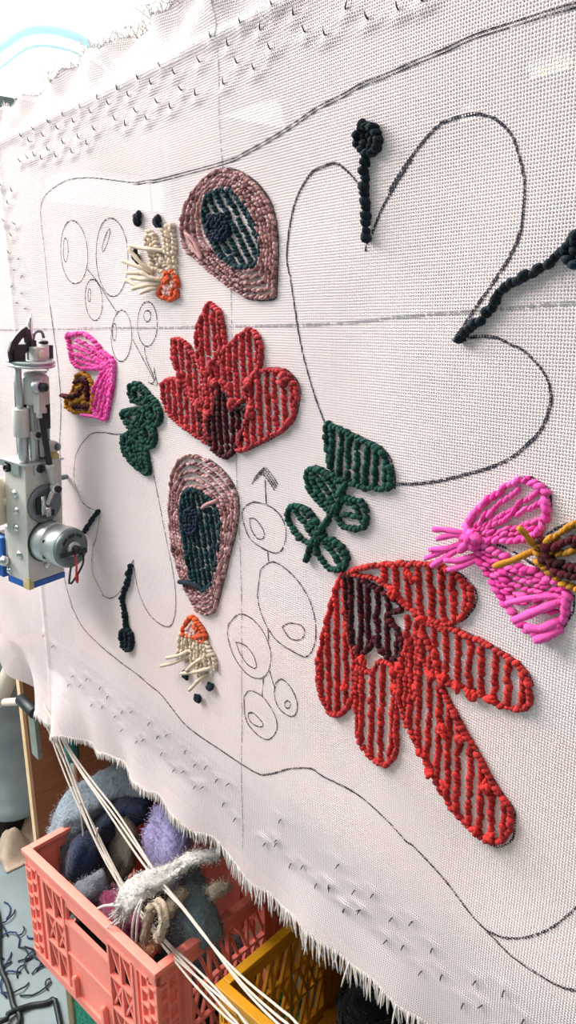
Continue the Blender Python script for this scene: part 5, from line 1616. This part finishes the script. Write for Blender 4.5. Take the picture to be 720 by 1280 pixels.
# furry ends of the white strip
mb = MB()
for k in range(36):
    a = np.array((-0.9518, -0.0650, -0.9285)) + rng.normal(0, .008, 3)
    b = a + np.array([-.012, -.006, -.020]) * (0.5 + rng.random()) + rng.normal(0, .004, 3)
    tube(mb, [a, (a + b) / 2 + rng.normal(0, .001, 3), b], [.0012, .0012, .0006], 4)
for pts in ([(-0.9499, -0.0650, -0.9148), (-0.9827, -0.0750, -0.9315), (-1.0113, -0.0800, -0.9563), (-1.0261, -0.0830, -0.9745)], [(-0.8954, -0.0550, -0.8728), (-0.9113, -0.0600, -0.9108), (-0.9252, -0.0600, -0.9593), (-0.9199, -0.0600, -0.9787)], [(-0.8900, -0.0550, -0.8691), (-0.9012, -0.0600, -0.9112), (-0.9130, -0.0600, -0.9658)]):
    tube(mb, smooth_path(pts, .005), .0022, 6)
ws = [o for o in COL.objects if o.get('label', '').startswith('white furry strip')][0]
mb.build('frayed_end', W_['white'], ws, kind='stuff')
# dark yarn in the yellow crate
for i, (p, mat, lab, s) in enumerate((((-.62, .10, -1.10), 'deep_teal', 'dark teal ball of yarn at the front of the mustard yellow crate', .062), ((-.50, .14, -1.09), 'navy', 'navy ball of yarn beside the teal one in the mustard yellow crate', .066), ((-.66, .22, -1.10), 'black', 'black ball of yarn at the back of the mustard yellow crate', .06), ((-.50, .26, -1.08), 'crimson', 'dark crimson ball of yarn at the back right of the mustard yellow crate', .05))):
    ball = sample('yarn_ball', [(p[0] - s * .8, p[1], p[2]), (p[0] - s * .4, p[1], p[2]), (p[0], p[1], p[2]), (p[0] + s * .4, p[1], p[2]), (p[0] + s * .8, p[1], p[2])], [s * .45, s * .9, s, s * .9, s * .45], [s * .45, s * .9, s, s * .9, s * .45], W_[mat], lab, 500, .008, cat='yarn')
    mb = MB()
    for k in range(16):
        ax = Vector(rng.normal(0, 1, 3)).normalized()
        u_ = ax.orthogonal().normalized()
        w_ = ax.cross(u_)
        tube(mb, [Vector(p) + (u_ * math.cos(t) + w_ * math.sin(t)) * s * 1.0 + ax * s * .25 for t in np.linspace(0, 5.2, 18)], .0024, 5)
    mb.build('wound_yarn', W_[mat], ball)

# ------------------------------------------------------------------ cotton yarn hanging from the corner of the cloth
S1 = [(-1.3553, -0.0120, -0.7506), (-1.2789, -0.0120, -0.8240), (-1.2002, -0.0140, -0.8842), (-1.1024, -0.0180, -0.9371), (-0.9912, -0.0240, -0.9612), (-0.9138, -0.0300, -0.9589), (-0.8223, -0.0340, -0.9487), (-0.6600, -0.0400, -0.9206)]
S2 = [(-1.3382, -0.0120, -0.7452), (-1.2056, -0.0120, -0.7970), (-1.0690, -0.0140, -0.8271), (-0.9202, -0.0200, -0.8598), (-0.7908, -0.0280, -0.8523), (-0.6622, -0.0360, -0.8480), (-0.5508, -0.0400, -0.8314)]
n_s = 0
for base, offs, lab in ((S1, (-.004, .0, .004, .008), 'cream cotton strand in the left of the two bundles slanting down over the crates'), (S2, (-.004, .001, .005), 'cream cotton strand in the right of the two bundles slanting down over the crates')):
    for d in offs:
        P = smooth_path(base, .02)
        m_ = len(P)
        t = np.linspace(0, 1, m_)
        ph = rng.random() * 6
        spread = 0.25 + 0.9 * np.abs(np.sin(t * 7 + 1.1))
        P[:, 2] += d * spread + .0022 * np.sin(t * 11 + ph)
        P[:, 1] += .003 * np.cos(t * 9 + ph) + d * .4
        last = P[-1]
        P = np.vstack([P, last + (last - P[-2]) * 3 + np.array([.02, -.01, 0]), last + (last - P[-2]) * 7 + np.array([.05, -.03, -.03])])
        mb = MB()
        tube(mb, smooth_path(P, .006), .0019, 6)
        tag(mb.build('yarn_strand', M['cord']), lab, 'yarn', 'left strand bundle' if base is S1 else 'right strand bundle')
mb = MB()
tube(mb, smooth_path([(-1.1953, -0.0160, -0.8806), (-1.1930, -0.0160, -0.9441), (-1.1848, -0.0180, -1.0186), (-1.1828, -0.0200, -1.0913)], .006), .0021, 6)
tag(mb.build('yarn_strand', M['cord']), 'single cream strand hanging straight down over the navy sample', 'yarn')
mb = MB()
tube(mb, smooth_path([(-1.1204, -0.0180, -0.8922), (-1.1239, -0.0200, -0.9186), (-1.1041, -0.0200, -0.9338), (-1.0745, -0.0200, -0.9423), (-1.0337, -0.0240, -0.9604), (-1.0081, -0.0260, -0.9683)], .006), .0019, 6)
tag(mb.build('yarn_strand', M['cord']), 'loose cream strand looping away left of the slanting bundle', 'yarn')

# ------------------------------------------------------------------ on the floor
for nm, pts, r_, lab in (('power_cable', [(-2.9, -.75, FLOOR + .006), (-2.2, -.30, FLOOR + .006), (-1.80, -.06, FLOOR + .006), (-1.5204, -0.1099, -1.4440), (-1.4598, -0.1154, -1.4440), (-1.3969, -0.1263, -1.4440), (-1.3357, -0.1424, -1.4440), (-1.30, -.30, FLOOR + .006)], .006, 'thick black cable curving across the floor by the picture edge'),
                         ('power_cable', [(-1.75, -.9, FLOOR + .012), (-1.55, -.40, FLOOR + .012), (-1.3762, -0.1778, -1.4380), (-1.3744, -0.1410, -1.4380), (-1.3679, -0.0986, -1.4440), (-1.3508, -0.0697, -1.4440), (-1.3508, -0.0515, -1.4440), (-1.3334, -0.0554, -1.4440), (-1.2740, -0.0705, -1.4440)], .006, 'black cable bending round the foot of the green bin')):
    mb = MB()
    tube(mb, smooth_path(pts, .012), r_, 8)
    tag(mb.build(nm, M['cable']), lab, 'cable')
scr_m = [yarn('scrap_' + k, c, vary=.4) for k, c in dict(navy=(36, 46, 74), plum=(66, 52, 78), teal=(40, 66, 74), blue=(44, 70, 120)).items()]
cx, cy, _ = (-1.4962, -0.0558, -1.4500)
for k in range(30):
    x, y = cx + rng.normal(0, .07), cy + rng.normal(0, .035)
    a = rng.random() * 6.28
    L = rng.uniform(.03, .08)
    b = rng.normal(0, 1.1)
    P = [(x + math.cos(a + b * t) * L * t, y + math.sin(a + b * t) * L * t, FLOOR + .003 + .006 * math.sin(math.pi * t) * rng.random()) for t in np.linspace(0, 1, 6)]
    mb = MB()
    tube(mb, P, .0019, 5)
    tag(mb.build('yarn_scrap', scr_m[k % 4]), 'short dark yarn scrap lying on the grey floor left of the coral crate', 'yarn scrap', 'yarn scraps on the floor')

# ------------------------------------------------------------------ person in slate trousers behind the bench corner
PX, PY = -2.06, .13
per = empty('person', (PX, PY, FLOOR), R(-20))
tag(per, 'person standing beyond the bench in wide slate grey trousers and dark shoes', 'person')


def skinned(name, joints, edges, mat, parent, sub=2):
    me = bpy.data.meshes.new(name)
    me.from_pydata([j[:3] for j in joints], edges, [])
    o = bpy.data.objects.new(name, me)
    link(o, parent)
    me.materials.append(mat)
    sk = o.modifiers.new('skin', 'SKIN')
    for v, j in zip(me.skin_vertices[0].data, joints):
        r_ = j[3] if isinstance(j[3], tuple) else (j[3], j[3])
        v.radius = r_
    me.skin_vertices[0].data[0].use_root = True
    sk.use_smooth_shade = True
    s = o.modifiers.new('smooth', 'SUBSURF')
    s.levels = s.render_levels = sub
    return o


def person_body():
    J = [(0, 0, .92, (.13, .10)), (0, 0, 1.08, (.125, .09)), (0, 0, 1.28, (.15, .10)), (0, 0, 1.40, (.10, .07)), (0, .005, 1.46, .050), (0, .01, 1.53, .050), (0, .008, 1.58, .055), (0, .004, 1.63, .056), (0, .004, 1.67, .045)]
    E = [(i, i + 1) for i in range(8)]
    for s in (-1, 1):
        b = len(J)
        J += [(s * .15, 0, 1.37, .052), (s * .21, .01, 1.24, .045), (s * .24, .02, 1.10, .038), (s * .25, -.03, .98, .034), (s * .255, -.08, .87, .025), (s * .255, -.10, .82, (.020, .036)), (s * .253, -.115, .775, (.018, .038))]
        E += [(3, b)] + [(b + i, b + i + 1) for i in range(6)]
        for q_, (dy, l_) in enumerate(((.028, .060), (.010, .070), (-.009, .066), (-.027, .052))):
            c = len(J)
            J += [(s * .250, -.115 + dy, .755, .0085), (s * .244, -.120 + dy, .755 - l_ * .55, .008), (s * .236, -.118 + dy, .755 - l_, .007)]
            E += [(b + 6, c), (c, c + 1), (c + 1, c + 2)]
        c = len(J)
        J += [(s * .245, -.140, .815, .0095), (s * .240, -.160, .785, .0085), (s * .236, -.166, .760, .0075)]
        E += [(b + 5, c), (c, c + 1), (c + 1, c + 2)]
        c = len(J)
        J += [(s * .085, 0, .84, .085), (s * .09, -.01, .48, .055), (s * .09, .012, .30, .050), (s * .09, .018, .10, .036), (s * .09, .0, .055, .036), (s * .095, -.10, .035, (.038, .024))]
        E += [(0, c)] + [(c + i, c + i + 1) for i in range(5)]
    return J, E


J, E = person_body()
skinned('body', J, E, M['skin'], per)


def loft(mb, rings, n=28, cap=False):
    v, f = [], []
    for (cx_, cy_, cz_, ax_, ay_) in rings:
        for j in range(n):
            a = 2 * math.pi * j / n
            w = 1 + .05 * math.sin(a * 4 + cz_ * 9)
            v.append((cx_ + ax_ * math.cos(a) * w, cy_ + ay_ * math.sin(a) * w, cz_))
    for i in range(len(rings) - 1):
        for j in range(n):
            k = (j + 1) % n
            f.append((i * n + j, i * n + k, (i + 1) * n + k, (i + 1) * n + j))
    if cap:
        f.append(tuple(range(n - 1, -1, -1)))
        f.append(tuple((len(rings) - 1) * n + j for j in range(n)))
    mb.add(v, f)


mb = MB()
for s in (-1, 1):
    loft(mb, [(s * .098, 0, .095, .088, .100), (s * .098, 0, .125, .090, .102), (s * .098, 0, .128, .087, .098), (s * .096, -.005, .30, .088, .098), (s * .094, -.01, .48, .088, .098), (s * .092, -.005, .70, .094, .110), (s * .088, 0, .86, .100, .122), (s * .06, 0, .95, .110, .120)])
loft(mb, [(0, 0, .84, .172, .122), (0, 0, .94, .172, .122), (0, 0, 1.04, .152, .112)])
mb.build('trousers', M['trousers'], per)
mb = MB()
loft(mb, [(0, 0, .97, .165, .120), (0, 0, 1.12, .150, .112), (0, 0, 1.28, .178, .122), (0, 0, 1.37, .175, .105), (0, 0, 1.425, .11, .085), (0, 0, 1.45, .062, .062)])
for s in (-1, 1):
    P = [(s * .13, 0, 1.365), (s * .19, .005, 1.30), (s * .225, .012, 1.18), (s * .243, .018, 1.08)]
    tube(mb, smooth_path(P, .02), .066, 16, cap=False)
mb.build('shirt', M['shirt'], per)


def head_grid(scale, keep):
    """head surface seen as a ball with a chin, brow and nose; keep(d) picks which part of it to build"""
    nu, nv = 40, 26
    v, ok, f = [], [], []
    for i in range(nv + 1):
        th = math.pi * i / nv
        for j in range(nu):
            ph = 2 * math.pi * j / nu
            d = Vector((math.sin(th) * math.sin(ph), -math.sin(th) * math.cos(ph), math.cos(th)))
            low = max(0.0, -d.z)
            p = Vector((d.x * .076 * (1 - .32 * low), d.y * (.094 if d.y > 0 else .090) * (1 - .12 * low * (d.y > 0)), d.z * .116))
            front = max(0.0, -d.y)
            p.y -= .022 * math.exp(-(d.x / .13) ** 2 - ((d.z + .13) / .14) ** 2) * front           # nose
            p.y -= .006 * math.exp(-(d.x / .30) ** 2 - ((d.z + .52) / .06) ** 2) * front           # lips
            p.y -= .010 * math.exp(-(d.x / .30) ** 2 - ((d.z + .85) / .12) ** 2) * front           # chin
            p.y += .007 * math.exp(-((abs(d.x) - .38) / .16) ** 2 - ((d.z - .06) / .10) ** 2) * front  # eye sockets
            p.x += math.copysign(.012, d.x) * math.exp(-((d.y - .06) / .14) ** 2 - ((d.z + .02) / .22) ** 2) * (abs(d.x) > .7)  # ears
            v.append(Vector((0, -.010, 1.625)) + p * scale)
            ok.append(keep(d))
    for i in range(nv):
        for j in range(nu):
            q_ = (i * nu + j, (i + 1) * nu + j, (i + 1) * nu + (j + 1) % nu, i * nu + (j + 1) % nu)
            if all(ok[k] for k in q_):
                f.append(q_)
    return [tuple(p) for p in v], f


mb = MB()
mb.add(*head_grid(1.0, lambda d: True))
mb.build('head', M['skin'], per)
mb = MB()
mb.add(*head_grid(1.07, lambda d: d.z > .52 - .25 * (d.y > 0) or (d.y > .16 and d.z > -.45)))
hr = mb.build('hair', M['hair'], per)
hr.modifiers.new('thick', 'SOLIDIFY').thickness = .008
for s in (-1, 1):
    mb = MB()
    lathe(mb, [(0, .002), (.002, .007), (.006, .010), (.012, .010), (.016, .004)], (s * .030, -.094, 1.632), (0, 1, 0), 14)
    e_ = mb.build('eye', M['eye'], per)
    mb = MB()
    lathe(mb, [(0, .003), (.002, .0048), (.003, .003)], (s * .030, -.0955, 1.632), (0, 1, 0), 12)
    mb.build('pupil', M['shoe'], e_)
for s in (-1, 1):
    mb = MB()
    loft(mb, [(s * .095, -.035, .0, .046, .135), (s * .095, -.035, .022, .048, .138), (s * .095, -.030, .050, .044, .125), (s * .093, .01, .085, .040, .062)], cap=True)
    mb.build('shoe', M['shoe'], per)

# crumpled rag on the floor behind the crate corner
mb = MB()
n = 26
gx_, gy_ = np.meshgrid(np.linspace(-.11, .11, n), np.linspace(-.09, .09, n), indexing='ij')
gz_ = .030 + .022 * np.sin(gx_ * 52 + gy_ * 20) + .018 * np.sin(gy_ * 70 - gx_ * 31) + .008 * np.sin(gx_ * 120)
edge = np.minimum(1, np.minimum(np.minimum(gx_ + .11, .11 - gx_) / .03, np.minimum(gy_ + .09, .09 - gy_) / .03))
gz_ = np.maximum(.004, gz_ * (0.15 + .85 * edge) * 1.3)
ix = np.arange(n * n).reshape(n, n)
mb.add(np.stack([gx_, gy_, gz_], -1).reshape(-1, 3), np.stack([ix[:-1, :-1], ix[1:, :-1], ix[1:, 1:], ix[:-1, 1:]], -1).reshape(-1, 4).tolist())
rag = mb.build('floor_rag', M['rag'])
rag.location = (-1.9187, 0.1011, -1.4500)
m_ = rag.modifiers.new('thick', 'SOLIDIFY')
m_.thickness = .003
tag(rag, 'crumpled beige rag on the floor behind the coral crate', 'rag')

# cream paper rolls sticking out behind the cloth corner
mb = MB()
rod(mb, (-1.9767, 0.0600, -1.0908), (-1.7991, 0.1000, -0.8333), .024, 24)
tag(mb.build('paper_roll', M['paper_roll']), 'cream roll leaning at the left behind the lower corner of the cloth', 'roll')
mb = MB()
rod(mb, (-1.7828, 0.0500, -0.9400), (-1.6463, 0.0600, -0.8827), .010, 16)
tag(mb.build('dowel', M['paper_roll']), 'short pale dowel beside the black clamp jaw', 'dowel')

# pale hose and wire arching in front of the window
mb = MB()
tube(mb, smooth_path([(-2.6, .02, FLOOR + .02), (-2.6, .06, .1), (-2.6, .20, .53), (-2.6, .35, .70), (-2.6, .519, .828), (-2.6, .60, .888), (-2.6, .684, .913), (-2.6, .78, .912), (-2.6, .845, .886), (-2.6, .98, .78), (-2.6, 1.1, .55), (-2.6, 1.15, FLOOR + .02)], .03), .0135, 12)
tag(mb.build('hose', M['hose']), 'pale blue hose arching in front of the bright window', 'hose')
mb = MB()
tube(mb, smooth_path([(-2.58, .06, FLOOR + .01), (-2.58, .10, .1), (-2.58, .22, .48), (-2.58, .36, .645), (-2.58, .513, .771), (-2.58, .60, .838), (-2.58, .679, .859), (-2.58, .79, .850), (-2.58, .90, .78), (-2.58, 1.02, .5), (-2.58, 1.08, FLOOR + .01)], .03), .0045, 8)
tag(mb.build('wire', M['clear_wire']), 'thin grey wire arching below the pale blue hose', 'wire')
